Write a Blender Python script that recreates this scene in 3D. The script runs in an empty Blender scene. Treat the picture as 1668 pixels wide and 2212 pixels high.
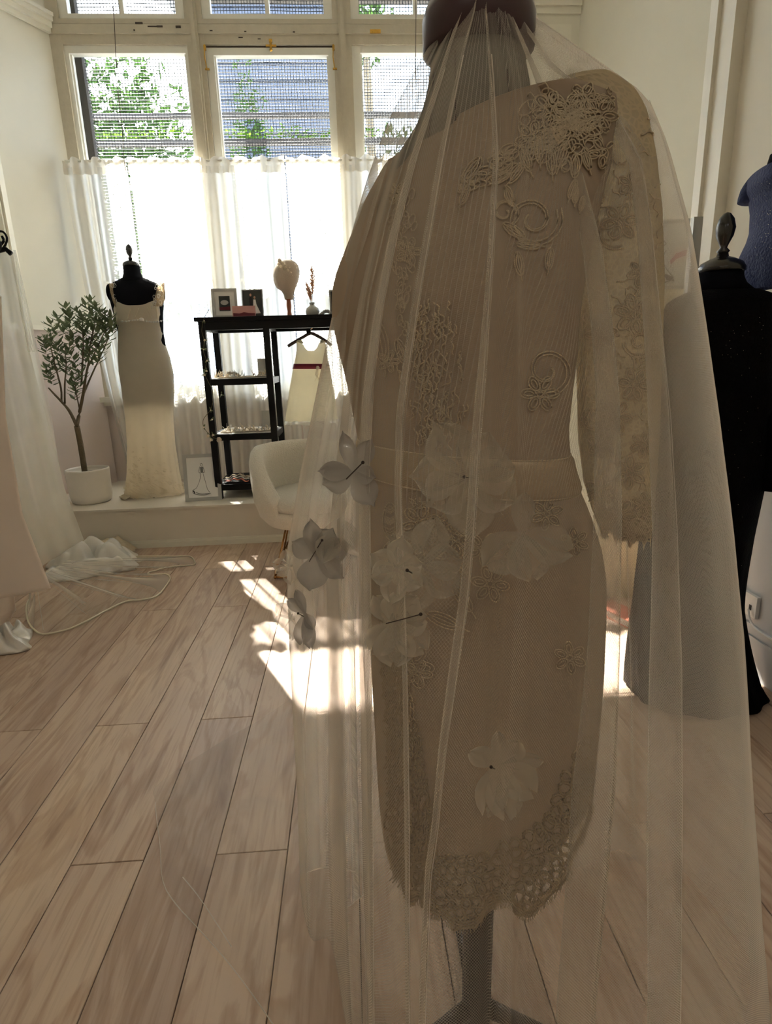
import bpy, math, random
import numpy as np
from mathutils import Matrix, Vector, noise
from mathutils.bvhtree import BVHTree

random.seed(11)
SC = bpy.context.scene
COL = SC.collection
PI = math.pi

# ------------------------------------------------------------------ camera
F, PITCH, ROLL, YAW = 1250.0, math.radians(14.8), math.radians(-1.7), math.radians(3.2)
EYE = np.array([0.0, 0.0, 1.2])
_f = np.array([math.sin(YAW)*math.cos(PITCH), math.cos(YAW)*math.cos(PITCH), -math.sin(PITCH)])
_r = np.array([math.cos(YAW), -math.sin(YAW), 0.0])
_u = np.cross(_r, _f)
_c, _s = math.cos(ROLL), math.sin(ROLL)
RT, UP = _c*_r + _s*_u, _c*_u - _s*_r
cam_data = bpy.data.cameras.new('camera')
cam_data.sensor_fit = 'HORIZONTAL'
cam_data.sensor_width = 36.0
cam_data.lens = F*36.0/1668.0
cam_data.clip_start = 0.02
cam = bpy.data.objects.new('camera', cam_data)
COL.objects.link(cam)
m = Matrix.Identity(4)
for i in range(3):
    m[i][0], m[i][1], m[i][2], m[i][3] = RT[i], UP[i], -_f[i], EYE[i]
cam.matrix_world = m
SC.camera = cam

# ------------------------------------------------------------------ world, sun, exposure
SC.view_settings.view_transform = 'Standard'
SC.view_settings.look = 'None'
SC.view_settings.exposure = 1.0
SC.view_settings.gamma = 1.0
SC.view_settings.use_curve_mapping = False
SC.cycles.max_bounces = 10
SC.cycles.diffuse_bounces = 5
SC.cycles.transmission_bounces = 6
SC.cycles.transparent_max_bounces = 28
SC.cycles.sample_clamp_indirect = 6.0
SC.cycles.caustics_reflective = False
SC.cycles.caustics_refractive = False

SKY = 8.0
FILL = 3.6  # power of the added fill lamps behind the viewer
w = bpy.data.worlds.new('sky'); SC.world = w
w.use_nodes = True
nt = w.node_tree; nt.nodes.clear()
N = nt.nodes.new
out = N('ShaderNodeOutputWorld'); bg = N('ShaderNodeBackground')
tc = N('ShaderNodeTexCoord'); ns = N('ShaderNodeTexNoise'); rp = N('ShaderNodeValToRGB')
ns.inputs['Scale'].default_value = 2.2; ns.inputs['Detail'].default_value = 5
rp.color_ramp.elements[0].position = 0.42; rp.color_ramp.elements[0].color = (0.55, 0.72, 0.95, 1)
rp.color_ramp.elements[1].position = 0.62; rp.color_ramp.elements[1].color = (0.95, 0.97, 1.0, 1)
nt.links.new(tc.outputs['Generated'], ns.inputs['Vector'])
nt.links.new(ns.outputs['Fac'], rp.inputs['Fac'])
nt.links.new(rp.outputs['Color'], bg.inputs['Color'])
bg.inputs['Strength'].default_value = SKY
nt.links.new(bg.outputs[0], out.inputs[0])

sun_data = bpy.data.lights.new('sun', 'SUN')
sun_data.energy = 75.0
sun_data.angle = math.radians(0.6)
sun_data.color = (1.0, 0.94, 0.84)
sun = bpy.data.objects.new('sun', sun_data); COL.objects.link(sun)
sun.rotation_euler = Vector((0.50, -1.0, -1.056)).to_track_quat('-Z', 'Y').to_euler()

def portal(name, loc, sx, sy, direction):
    d = bpy.data.lights.new(name, 'AREA'); d.shape = 'RECTANGLE'; d.size = sx; d.size_y = sy
    d.cycles.is_portal = True
    o = bpy.data.objects.new(name, d); COL.objects.link(o); o.location = loc
    o.rotation_euler = Vector(direction).to_track_quat('-Z', 'Y').to_euler()
portal('window_portal', (-0.33, 5.02, 2.35), 3.2, 3.3, (0, -1, 0))

# ------------------------------------------------------------------ helpers
def ray(px, py):
    return RT*((px-834)/F) - UP*((py-1106)/F) + _f
def atY(px, py, Y):
    d = ray(px, py); return EYE + d*(Y/d[1])
def atZ(px, py, Z):
    d = ray(px, py); return EYE + d*((Z-1.2)/d[2])

ORI = {}
def origin(o):
    return np.array(ORI.get(o.name, (0, 0, 0)), float)

class MB:
    def __init__(s): s.v, s.f, s.uv = [], [], []
    def add(s, vs, fs, uvs=None):
        b = len(s.v)
        s.v += [tuple(map(float, p)) for p in vs]
        s.f += [tuple(b+i for i in f) for f in fs]
        s.uv += list(uvs) if uvs is not None else [(p[0], p[2]) for p in vs]
        return s
    def box(s, c, d, R=None, taper=1.0):
        c = np.array(c, float); vs = []
        for z in (-1, 1):
            k = taper if z > 0 else 1
            for x, y in ((-1,-1),(1,-1),(1,1),(-1,1)):
                p = np.array([x*d[0]/2*k, y*d[1]/2*k, z*d[2]/2])
                if R is not None: p = R @ p
                vs.append(c+p)
        return s.add(vs, [(3,2,1,0),(4,5,6,7),(0,1,5,4),(1,2,6,5),(2,3,7,6),(3,0,4,7)])
    def bbox(s, x0, x1, y0, y1, z0, z1):
        return s.box(((x0+x1)/2,(y0+y1)/2,(z0+z1)/2), (x1-x0,y1-y0,z1-z0))
    def tube(s, pts, r, n=8, closed=False, cap=True):
        pts = [np.array(p, float) for p in pts]; k = len(pts)
        rr = r if hasattr(r, '__len__') else [r]*k
        vs = []; up = np.array([0.13, 0.21, 0.97])
        for i, p in enumerate(pts):
            a = pts[(i-1) % k] if closed or i > 0 else p
            b = pts[(i+1) % k] if closed or i < k-1 else p
            t = b-a; t = t/(np.linalg.norm(t)+1e-12)
            x = np.cross(t, up); nx = np.linalg.norm(x)
            if nx < 1e-3: x = np.cross(t, np.array([1., 0, 0])); nx = np.linalg.norm(x)
            x /= nx; y = np.cross(t, x)
            for j in range(n):
                an = 2*PI*j/n
                vs.append(p + (x*math.cos(an)+y*math.sin(an))*rr[i])
        fs = []
        for i in range(k if closed else k-1):
            i2 = (i+1) % k
            for j in range(n):
                j2 = (j+1) % n
                fs.append((i*n+j, i*n+j2, i2*n+j2, i2*n+j))
        if not closed and cap:
            fs.append(tuple(range(n))[::-1]); fs.append(tuple((k-1)*n+j for j in range(n)))
        return s.add(vs, fs)
    def lathe(s, c, prof, n=28, sx=1, sy=1, R=None):
        vs = []; c = np.array(c, float)
        for r, z in prof:
            for j in range(n):
                a = 2*PI*j/n
                p = np.array([r*math.cos(a)*sx, r*math.sin(a)*sy, z])
                if R is not None: p = R @ p
                vs.append(c+p)
        k = len(prof); fs = []
        for i in range(k-1):
            for j in range(n):
                j2 = (j+1) % n
                fs.append((i*n+j, i*n+j2, (i+1)*n+j2, (i+1)*n+j))
        fs.append(tuple(range(n))[::-1]); fs.append(tuple((k-1)*n+j for j in range(n)))
        return s.add(vs, fs)
    def ball(s, c, r, sq=(1,1,1), n=12, m=8, R=None):
        prof = [(max(1e-4, r*math.sin(PI*i/m)), -r*math.cos(PI*i/m)*sq[2]) for i in range(m+1)]
        return s.lathe(c, prof, n, sq[0], sq[1], R)
    def grid(s, rows, closed=False, uvs=None):
        n = len(rows[0]); vs = [p for r in rows for p in r]; fs = []
        for i in range(len(rows)-1):
            for j in range(n if closed else n-1):
                j2 = (j+1) % n
                fs.append((i*n+j, i*n+j2, (i+1)*n+j2, (i+1)*n+j))
        if uvs is None:
            us = []
            for i, r in enumerate(rows):
                acc = 0.0
                for j, p in enumerate(r):
                    if j: acc += float(np.linalg.norm(np.array(p)-np.array(r[j-1])))
                    us.append((acc, float(p[2])))
            uvs = us
        return s.add(vs, fs, uvs)
    def slab(s, outline, y0, y1):            # prism: outline in (x, z), thick in y
        n = len(outline)
        vs = [(x, y0, z) for x, z in outline]+[(x, y1, z) for x, z in outline]
        fs = [tuple(range(n)), tuple(range(2*n-1, n-1, -1))]
        fs += [(i, n+i, n+(i+1) % n, (i+1) % n) for i in range(n)]
        return s.add(vs, fs)
    def xform(s, R, t):
        s.v = [tuple(R @ np.array(p) + np.array(t)) for p in s.v]; return s
    def build(s, name, mat, parent=None, smooth=False, solid=0, kind=None, label=None):
        me = bpy.data.meshes.new(name)
        o0 = origin(parent) if parent is not None else np.zeros(3)
        me.from_pydata([tuple(np.array(v)-o0) for v in s.v], [], s.f)
        uvl = me.uv_layers.new(name='UVMap')
        li = np.zeros(len(me.loops), dtype=np.int32); me.loops.foreach_get('vertex_index', li)
        uvl.data.foreach_set('uv', np.array(s.uv, dtype=np.float32)[li].ravel())
        if smooth: me.polygons.foreach_set('use_smooth', [True]*len(me.polygons))
        if mat is not None: me.materials.append(mat)
        me.update()
        o = bpy.data.objects.new(name, me); COL.objects.link(o)
        if parent is not None: o.parent = parent
        ORI[o.name] = tuple(o0)
        if solid:
            md = o.modifiers.new('thick', 'SOLIDIFY'); md.thickness = solid; md.offset = 0
        if kind: o['kind'] = kind
        if label: o['label'] = label
        return o

def thing(name, loc, label, cat, group=None, rz=0):
    o = bpy.data.objects.new(name, None); COL.objects.link(o)
    o.location = tuple(map(float, loc)); o.rotation_euler = (0, 0, rz)
    o.empty_display_size = 0.05
    ORI[o.name] = tuple(map(float, loc))
    o['label'] = label; o['category'] = cat
    if group: o['group'] = group
    return o
def tag(o, label, cat, group=None):
    o['label'] = label; o['category'] = cat
    if group: o['group'] = group
    return o
def struct(o):
    o['kind'] = 'structure'; return o
def rotz(a): c, s = math.cos(a), math.sin(a); return np.array([[c,-s,0],[s,c,0],[0,0,1.]])
def rotx(a): c, s = math.cos(a), math.sin(a); return np.array([[1.,0,0],[0,c,-s],[0,s,c]])
def roty(a): c, s = math.cos(a), math.sin(a); return np.array([[c,0,s],[0,1.,0],[-s,0,c]])
def nz(x, y, z, s=1.0): return noise.noise(Vector((x*s, y*s, z*s)))
def catmull(P, sub=6, closed=False):
    P = [np.array(p, float) for p in P]; k = len(P); o = []
    for i in range(k if closed else k-1):
        p0 = P[(i-1) % k] if closed or i else P[0]
        p1, p2 = P[i], P[(i+1) % k]
        p3 = P[(i+2) % k] if closed or i < k-2 else P[-1]
        for j in range(sub):
            t = j/sub
            o.append(0.5*((2*p1)+(-p0+p2)*t+(2*p0-5*p1+4*p2-p3)*t*t+(-p0+3*p1-3*p2+p3)*t**3))
    if not closed: o.append(P[-1])
    return o

# ------------------------------------------------------------------ materials
def lin(c): return tuple(((x/255)/12.92 if x/255 <= .04045 else ((x/255+.055)/1.055)**2.4) for x in c)+(1,)
def new_mat(name):
    m = bpy.data.materials.new(name); m.use_nodes = True
    t = m.node_tree; t.nodes.clear()
    return m, t, t.nodes.new, t.links.new
def plain(name, rgb, rough=0.6, metal=0.0, var=0.06, scale=30, bump=0.1, spec=0.4, sheen=0, emis=None, coord='Object', bdist=0.01):
    m, t, N, L = new_mat(name)
    o = N('ShaderNodeOutputMaterial'); b = N('ShaderNodeBsdfPrincipled'); L(b.outputs[0], o.inputs[0])
    tc = N('ShaderNodeTexCoord'); ns = N('ShaderNodeTexNoise'); ns.inputs['Scale'].default_value = scale; ns.inputs['Detail'].default_value = 4
    L(tc.outputs[coord], ns.inputs['Vector'])
    mx = N('ShaderNodeMixRGB'); c = lin(rgb)
    mx.inputs[1].default_value = tuple(x*(1-var) for x in c[:3])+(1,)
    mx.inputs[2].default_value = tuple(min(1, x*(1+var)) for x in c[:3])+(1,)
    L(ns.outputs['Fac'], mx.inputs[0]); L(mx.outputs[0], b.inputs['Base Color'])
    b.inputs['Roughness'].default_value = rough; b.inputs['Metallic'].default_value = metal
    b.inputs['Specular IOR Level'].default_value = spec
    if sheen: b.inputs['Sheen Weight'].default_value = sheen
    if bump:
        bp = N('ShaderNodeBump'); bp.inputs['Strength'].default_value = bump; bp.inputs['Distance'].default_value = bdist
        L(ns.outputs['Fac'], bp.inputs['Height']); L(bp.outputs[0], b.inputs['Normal'])
    return m
def cloth(name, rgb, trans=0.35, opacity=1.0, rough=0.8, net=None, netamp=0.0, weave=600, grazing=True, sheen=0.0, amin=0.0, lace=0, satin=False):
    """woven cloth: diffuse + translucent threads; thread coverage per area rises where the sheet is seen edge-on"""
    m, t, N, L = new_mat(name)
    o = N('ShaderNodeOutputMaterial')
    d = N('ShaderNodeBsdfDiffuse'); tr = N('ShaderNodeBsdfTranslucent'); mx = N('ShaderNodeMixShader')
    c = lin(rgb); tc = N('ShaderNodeTexCoord'); ns = N('ShaderNodeTexNoise'); ns.inputs['Scale'].default_value = 9
    L(tc.outputs['UV'], ns.inputs['Vector'])
    cm = N('ShaderNodeMixRGB'); cm.inputs[1].default_value = tuple(x*.9 for x in c[:3])+(1,); cm.inputs[2].default_value = c
    L(ns.outputs['Fac'], cm.inputs[0])
    L(cm.outputs[0], d.inputs['Color']); L(cm.outputs[0], tr.inputs['Color'])
    mx.inputs[0].default_value = trans; L(d.outputs[0], mx.inputs[1]); L(tr.outputs[0], mx.inputs[2])
    last = mx.outputs[0]
    if satin:
        g = N('ShaderNodeBsdfGlossy'); g.inputs['Roughness'].default_value = rough; g.inputs['Color'].default_value = c
        m2 = N('ShaderNodeMixShader'); m2.inputs[0].default_value = 0.22; L(last, m2.inputs[1]); L(g.outputs[0], m2.inputs[2]); last = m2.outputs[0]
    wn = N('ShaderNodeTexNoise'); wn.inputs['Scale'].default_value = weave; L(tc.outputs['UV'], wn.inputs['Vector'])
    bp = N('ShaderNodeBump'); bp.inputs['Strength'].default_value = .15; bp.inputs['Distance'].default_value = .001
    L(wn.outputs['Fac'], bp.inputs['Height']); L(bp.outputs[0], d.inputs['Normal'])
    if opacity < 1.0 or lace:
        def M(op, a, b=None):
            n = N('ShaderNodeMath'); n.operation = op
            for i, x in enumerate((a, b)):
                if x is None: continue
                if isinstance(x, (int, float)): n.inputs[i].default_value = x
                else: L(x, n.inputs[i])
            return n.outputs[0]
        base = opacity
        if net:
            sp = N('ShaderNodeSeparateXYZ'); L(tc.outputs['UV'], sp.inputs[0])
            u = M('MULTIPLY', sp.outputs[0], PI/net*1.0); v = M('MULTIPLY', sp.outputs[1], PI/net*0.62)
            a = M('ABSOLUTE', M('SINE', M('ADD', u, v))); b = M('ABSOLUTE', M('SINE', M('SUBTRACT', u, v)))
            mn = M('MINIMUM', a, b)
            th = M('SUBTRACT', 1.0, M('SMOOTH_MIN', M('MULTIPLY', mn, 2.2), 1.0))
            t.nodes[-1].inputs[2].default_value = 0.1
            base = M('ADD', opacity, M('MULTIPLY', M('SUBTRACT', th, 0.36), netamp))
        if lace:
            vo = N('ShaderNodeTexVoronoi'); vo.feature = 'DISTANCE_TO_EDGE'; vo.inputs['Scale'].default_value = lace
            L(tc.outputs['UV'], vo.inputs['Vector'])
            e = M('LESS_THAN', vo.outputs['Distance'], 0.13)
            base = M('MAXIMUM', M('MULTIPLY', e, 0.82), opacity)
        if grazing:
            lw = N('ShaderNodeLayerWeight'); lw.inputs['Blend'].default_value = 0.5
            cs = M('MAXIMUM', M('SUBTRACT', 1.0, lw.outputs['Facing']), 0.12)
            al = M('SUBTRACT', 1.0, M('POWER', M('SUBTRACT', 1.0, base), M('DIVIDE', 1.0, cs)))
        else: al = base
        tp = N('ShaderNodeBsdfTransparent'); fm = N('ShaderNodeMixShader')
        if isinstance(al, (int, float)): fm.inputs[0].default_value = al
        else: L(al, fm.inputs[0])
        L(tp.outputs[0], fm.inputs[1]); L(last, fm.inputs[2]); last = fm.outputs[0]
    L(last, o.inputs[0])
    return m
def wood_floor():
    m, t, N, L = new_mat('oak_laminate')
    o = N('ShaderNodeOutputMaterial'); b = N('ShaderNodeBsdfPrincipled'); L(b.outputs[0], o.inputs[0])
    tc = N('ShaderNodeTexCoord'); oi = N('ShaderNodeObjectInfo')
    mp = N('ShaderNodeMapping'); mp.inputs['Scale'].default_value = (1, 0.2, 1)
    ad = N('ShaderNodeVectorMath'); ad.operation = 'ADD'
    cb = N('ShaderNodeCombineXYZ'); sc = N('ShaderNodeMath'); sc.operation = 'MULTIPLY'; sc.inputs[1].default_value = 37.0
    L(oi.outputs['Random'], sc.inputs[0]); L(sc.outputs[0], cb.inputs[0]); L(sc.outputs[0], cb.inputs[2])
    L(tc.outputs['Object'], mp.inputs['Vector']); L(mp.outputs[0], ad.inputs[0]); L(cb.outputs[0], ad.inputs[1])
    n1 = N('ShaderNodeTexNoise'); n1.inputs['Scale'].default_value = 7; n1.inputs['Detail'].default_value = 6; n1.inputs['Distortion'].default_value = 1.1
    L(ad.outputs[0], n1.inputs['Vector'])
    wv = N('ShaderNodeMath'); wv.operation = 'MULTIPLY'; wv.inputs[1].default_value = 30.0; L(n1.outputs['Fac'], wv.inputs[0])
    sn = N('ShaderNodeMath'); sn.operation = 'SINE'; L(wv.outputs[0], sn.inputs[0])
    n2 = N('ShaderNodeTexNoise'); n2.inputs['Scale'].default_value = 110; n2.inputs['Detail'].default_value = 5
    mp2 = N('ShaderNodeMapping'); mp2.inputs['Scale'].default_value = (1, 0.22, 1); L(ad.outputs[0], mp2.inputs['Vector']); L(mp2.outputs[0], n2.inputs['Vector'])
    n3 = N('ShaderNodeTexNoise'); n3.inputs['Scale'].default_value = 3.2; n3.inputs['Detail'].default_value = 3; L(ad.outputs[0], n3.inputs['Vector'])
    r1 = N('ShaderNodeValToRGB'); L(n3.outputs['Fac'], r1.inputs['Fac'])
    e = r1.color_ramp.elements; e[0].position = .3; e[0].color = lin((178,154,135)); e[1].position = .7; e[1].color = lin((202,179,154))
    x = e.new(.5); x.color = lin((191,168,147))
    m1 = N('ShaderNodeMixRGB'); m1.blend_type = 'MULTIPLY'; m1.inputs[2].default_value = lin((200,180,162))
    k = N('ShaderNodeMapRange'); k.inputs[1].default_value = -.2; k.inputs[2].default_value = 1; k.inputs[3].default_value = 0; k.inputs[4].default_value = .42
    L(sn.outputs[0], k.inputs[0]); L(k.outputs[0], m1.inputs[0]); L(r1.outputs[0], m1.inputs[1])
    m2 = N('ShaderNodeMixRGB'); m2.blend_type = 'MULTIPLY'; m2.inputs[2].default_value = lin((186,168,156))
    k2 = N('ShaderNodeMapRange'); k2.inputs[1].default_value = .48; k2.inputs[2].default_value = .72; k2.inputs[4].default_value = .4
    L(n2.outputs['Fac'], k2.inputs[0]); L(k2.outputs[0], m2.inputs[0]); L(m1.outputs[0], m2.inputs[1])
    # dark knots
    n4 = N('ShaderNodeTexNoise'); n4.inputs['Scale'].default_value = 5.0; n4.inputs['Detail'].default_value = 4; n4.inputs['Distortion'].default_value = 2.0
    mp3 = N('ShaderNodeMapping'); mp3.inputs['Location'].default_value = (9, 3, 1); L(ad.outputs[0], mp3.inputs['Vector']); L(mp3.outputs[0], n4.inputs['Vector'])
    k3 = N('ShaderNodeMapRange'); k3.inputs[1].default_value = .62; k3.inputs[2].default_value = .75; k3.inputs[4].default_value = .5
    m3 = N('ShaderNodeMixRGB'); m3.blend_type = 'MULTIPLY'; m3.inputs[2].default_value = lin((160,140,138))
    L(n4.outputs['Fac'], k3.inputs[0]); L(k3.outputs[0], m3.inputs[0]); L(m2.outputs[0], m3.inputs[1])
    hs = N('ShaderNodeHueSaturation'); hv = N('ShaderNodeMapRange'); hv.inputs[3].default_value = .94; hv.inputs[4].default_value = 1.04
    L(oi.outputs['Random'], hv.inputs[0]); L(hv.outputs[0], hs.inputs['Value']); L(m3.outputs[0], hs.inputs['Color'])
    L(hs.outputs[0], b.inputs['Base Color'])
    b.inputs['Roughness'].default_value = 0.42; b.inputs['Specular IOR Level'].default_value = .45
    bp = N('ShaderNodeBump'); bp.inputs['Strength'].default_value = .12; bp.inputs['Distance'].default_value = .002
    L(n2.outputs['Fac'], bp.inputs['Height']); L(bp.outputs[0], b.inputs['Normal'])
    return m
def glass_mat():
    m, t, N, L = new_mat('window_glass')
    o = N('ShaderNodeOutputMaterial'); tp = N('ShaderNodeBsdfTransparent'); g = N('ShaderNodeBsdfGlossy'); mx = N('ShaderNodeMixShader')
    tc = N('ShaderNodeTexCoord'); ns = N('ShaderNodeTexNoise'); ns.inputs['Scale'].default_value = 3; L(tc.outputs['Object'], ns.inputs['Vector'])
    rp = N('ShaderNodeValToRGB'); rp.color_ramp.elements[0].color = (.93,.95,.96,1); rp.color_ramp.elements[1].color = (.99,1,1,1)
    L(ns.outputs['Fac'], rp.inputs['Fac']); L(rp.outputs[0], tp.inputs[0])
    g.inputs['Roughness'].default_value = .05; mx.inputs[0].default_value = .05
    L(tp.outputs[0], mx.inputs[1]); L(g.outputs[0], mx.inputs[2]); L(mx.outputs[0], o.inputs[0])
    return m

M = dict(
 wall=plain('wall_paint', (226,222,208), .8, var=.03, scale=6, bump=.25),
 wallback=plain('cream_back_wall', (214,202,184), .85, var=.03, scale=6, bump=.1),
 wallpink=plain('lower_wall_paint', (205,192,186), .8, var=.03, scale=6, bump=.1),
 wallgrey=plain('dado_paint', (196,198,200), .8, var=.03, scale=6, bump=.1),
 trim=plain('cream_gloss_trim', (232,228,214), .42, var=.05, scale=14, bump=.15),
 oldtrim=plain('chipped_window_paint', (196,188,170), .5, var=.1, scale=22, bump=.35),
 sash=plain('white_sash_paint', (238,236,226), .4, var=.03, bump=.1),
 ceil=plain('ceiling_paint', (235,233,225), .9, var=.02, bump=.05),
 plat=plain('platform_paint', (224,216,202), .6, var=.04, scale=8, bump=.1),
 floor=wood_floor(), glass=glass_mat(),
 subfloor=plain('dark_joint', (70,58,48), .9),
 brass=plain('brass', (190,150,70), .3, metal=.9, bump=0),
 gold=plain('gold_leg_metal', (176,132,84), .25, metal=.95, bump=0),
 chip_gap=plain('bare_wood_and_gap_shade', (70,60,50), .9),  # bare wood in paint chips, and the painted shade of the sash gap
 black=plain('black_shelf_paint', (9,9,10), .5, var=.1, bump=.05, spec=.2),
 blackcloth=plain('black_jersey', (14,15,20), .95, var=.15, scale=300, bump=.1, spec=.1),
 blackwood=plain('black_lacquer', (20,19,19), .22, bump=0, spec=.6),
 gownblack=plain('black_sequin_cloth', (5,5,5), .7, var=.9, scale=160, bump=.3, spec=.06),
 sequin=plain('sequin', (210,205,195), .15, metal=1, bump=0),
 white=plain('white_ceramic', (232,226,216), .35, var=.02, bump=.03),
 soil=plain('potting_soil', (45,34,28), .95, var=.4, scale=80, bump=.8),
 bark=plain('olive_bark', (104,92,72), .9, var=.25, scale=60, bump=.7),
 leaf=cloth('olive_leaf', (110,120,90), trans=.25, weave=60),
 leafout=cloth('garden_leaf', (48,70,32), trans=.28, weave=60),
 leafvine=cloth('creeper_leaf', (70,100,30), trans=.4, weave=60),
 whitebox=plain('white_shelf_board', (225,222,215), .5, bump=.02),
 frame=plain('pale_grey_frame', (178,178,174), .5, var=.05, bump=.05),
 framesilver=plain('silver_grey_frame', (150,150,146), .4, metal=.3, bump=.05),
 paper=plain('paper', (236,235,231), .8, var=.01, bump=0),
 ink=plain('ink', (36,34,38), .8, bump=0),
 inkgrey=plain('grey_pencil', (120,120,118), .8, bump=0),
 inkpink=plain('rose_watercolour', (178,72,104), .8, var=.2, bump=0),
 dkphoto=plain('dark_photo_ground', (58,62,60), .6, var=.3, scale=20, bump=0),
 redphoto=plain('wine_photo_ground', (104,34,44), .6, var=.3, scale=20, bump=0),
 pinkphoto=plain('pink_sky_photo', (196,150,146), .6, var=.25, scale=14, bump=0),
 skin=plain('print_skin', (190,150,128), .7, bump=0),
 canvas=plain('linen_head', (190,176,160), .9, var=.08, scale=200, bump=.2),
 terracotta=plain('stained_wood', (172,104,70), .5, var=.15, scale=30),
 pampas=plain('dried_pampas', (196,150,116), .95, var=.2, scale=60),
 boucle=plain('cream_boucle', (226,220,206), .95, var=.12, scale=140, bump=1.0, sheen=.3, bdist=.008),
 ivory=cloth('ivory_satin', (226,212,186), trans=.25, rough=.35, satin=True),
 ivorylace=cloth('ivory_lace_gown', (252,242,222), trans=.5),
 girl=cloth('cream_girl_dress', (248,242,222), trans=.5),
 burgundy=plain('burgundy_sash', (120,36,54), .45, bump=.05),
 greyneck=cloth('grey_form_jersey', (136,134,124), trans=.1),
 cap=plain('plum_wood_cap', (66,46,48), .35, var=.1, bump=.05),
 pole=plain('dark_pole', (40,32,28), .4, bump=.05),
 dress=cloth('ivory_dress_cloth', (188,171,150), trans=.3, weave=900),
 beltm=cloth('satin_belt', (188,170,144), trans=.2, rough=.4, satin=True),
 cord=cloth('lace_cord', (222,206,178), trans=.3),
 cordhem=cloth('hem_lace_cord', (176,158,130), trans=.15),
 lacenet=cloth('lace_ground_net', (208,188,158), trans=.45, opacity=.42, lace=160),
 sleeve=cloth('sleeve_lace', (208,194,164), trans=.38, opacity=.64, lace=150),
 veil=cloth('bridal_tulle', (238,230,216), trans=.55, opacity=.195, net=.0026, netamp=.32, weave=2000),
 innerveil=cloth('bridal_tulle_inner', (242,238,230), trans=.55, opacity=.14, weave=2000),
 veiltrain=cloth('bridal_tulle_train', (238,230,220), trans=.4, opacity=.11, weave=2000),
 veilhem=cloth('tulle_rolled_edge', (240,232,220), trans=.4, opacity=.45, weave=2000),
 organza=cloth('organza_petal', (220,212,196), trans=.5, opacity=.34, weave=900),
 organzabacklit=cloth('grey_organza_backlit', (176,170,162), trans=.2, opacity=.72, weave=900),  # greyish petals, with backlit darkness put into the colour
 curtain=cloth('voile_curtain', (248,246,240), trans=.62, opacity=.66, weave=900),
 curtainhead=cloth('voile_curtain_heading', (240,234,222), trans=.42, opacity=.93, weave=900),
 tulle=cloth('ivory_tulle', (246,246,238), trans=.4, opacity=.30, weave=900),
 tulletrain=cloth('ivory_tulle_train', (244,240,230), trans=.5, opacity=.13, weave=900),
 ribbon=cloth('satin_ribbon', (238,232,212), trans=.2, satin=True, rough=.3),
 blush=cloth('blush_satin', (234,225,216), trans=.12, rough=.32, satin=True),
 whitesatin=cloth('white_satin', (242,238,230), trans=.12, rough=.25, satin=True),
 blue=plain('royal_blue_lace', (34,44,84), .8, var=.35, scale=120, bump=.5),
 creamcab=cloth('cream_upholstery', (228,214,184), trans=.05),
 salmon=plain('salmon_board', (206,120,96), .6),
 mesh=plain('grille_wire', (40,44,48), .6, metal=.4, bump=0),
 darkwood=plain('dark_exterior_timber', (52,48,46), .8, var=.2),
 house=plain('grey_weatherboard', (54,60,72), .8, var=.12, scale=4),
 roofm=plain('slate_roof', (112,116,124), .8, var=.15),
 outside=plain('paving', (170,165,155), .9),
 rose=cloth('cream_rose', (238,226,206), trans=.3),
 stem=plain('wire_stem', (96,88,62), .8),
 hanger=plain('dark_hanger', (62,46,40), .4, bump=.05),
 plastic=plain('white_plastic', (228,228,226), .3, bump=0),
 pin=plain('steel_pin', (70,60,54), .3, metal=.8, bump=0),
)

# ================================================================== SETTING
# floor of laminate planks
fl = MB(); fl.bbox(-3.2, 3.0, -2.6, 4.0, -0.06, -0.012)
floor = struct(fl.build('floor', M['subfloor']))
PW, PL = 0.18, 1.565
pm = {}
def plank(x0, x1, y0, y1):
    key = (round(x1-x0, 3), round(y1-y0, 3))
    if key not in pm:
        g = 0.0011; b = MB(); w2, l2 = (x1-x0)/2-g, (y1-y0)/2-g; e = .0012
        vs = [(-w2,-l2,-.012),(w2,-l2,-.012),(w2,l2,-.012),(-w2,l2,-.012),
              (-w2,-l2,-e),(w2,-l2,-e),(w2,l2,-e),(-w2,l2,-e),
              (-w2+e,-l2+e,0),(w2-e,-l2+e,0),(w2-e,l2-e,0),(-w2+e,l2-e,0)]
        fs = [(0,1,5,4),(1,2,6,5),(2,3,7,6),(3,0,4,7),(4,5,9,8),(5,6,10,9),(6,7,11,10),(7,4,8,11),(8,9,10,11)]
        b.add(vs, fs)
        o = b.build('plank', M['floor'], floor); pm[key] = o.data
    else:
        o = bpy.data.objects.new('plank', pm[key]); COL.objects.link(o); o.parent = floor
    o.location = ((x0+x1)/2, (y0+y1)/2, 0)
r = 0
for k in range(-10, 12):
    x1 = -0.208 - PW*k; x0 = x1 - PW
    if x1 > 1.62: continue
    off = 1.222 if k % 2 == 0 else 1.811
    ys = [-2.5] + [off + j*PL for j in range(-3, 4) if -2.5 < off+j*PL < 3.85] + [3.87]
    for a, b_ in zip(ys[:-1], ys[1:]):
        plank(x0, x1, a, b_)

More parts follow.
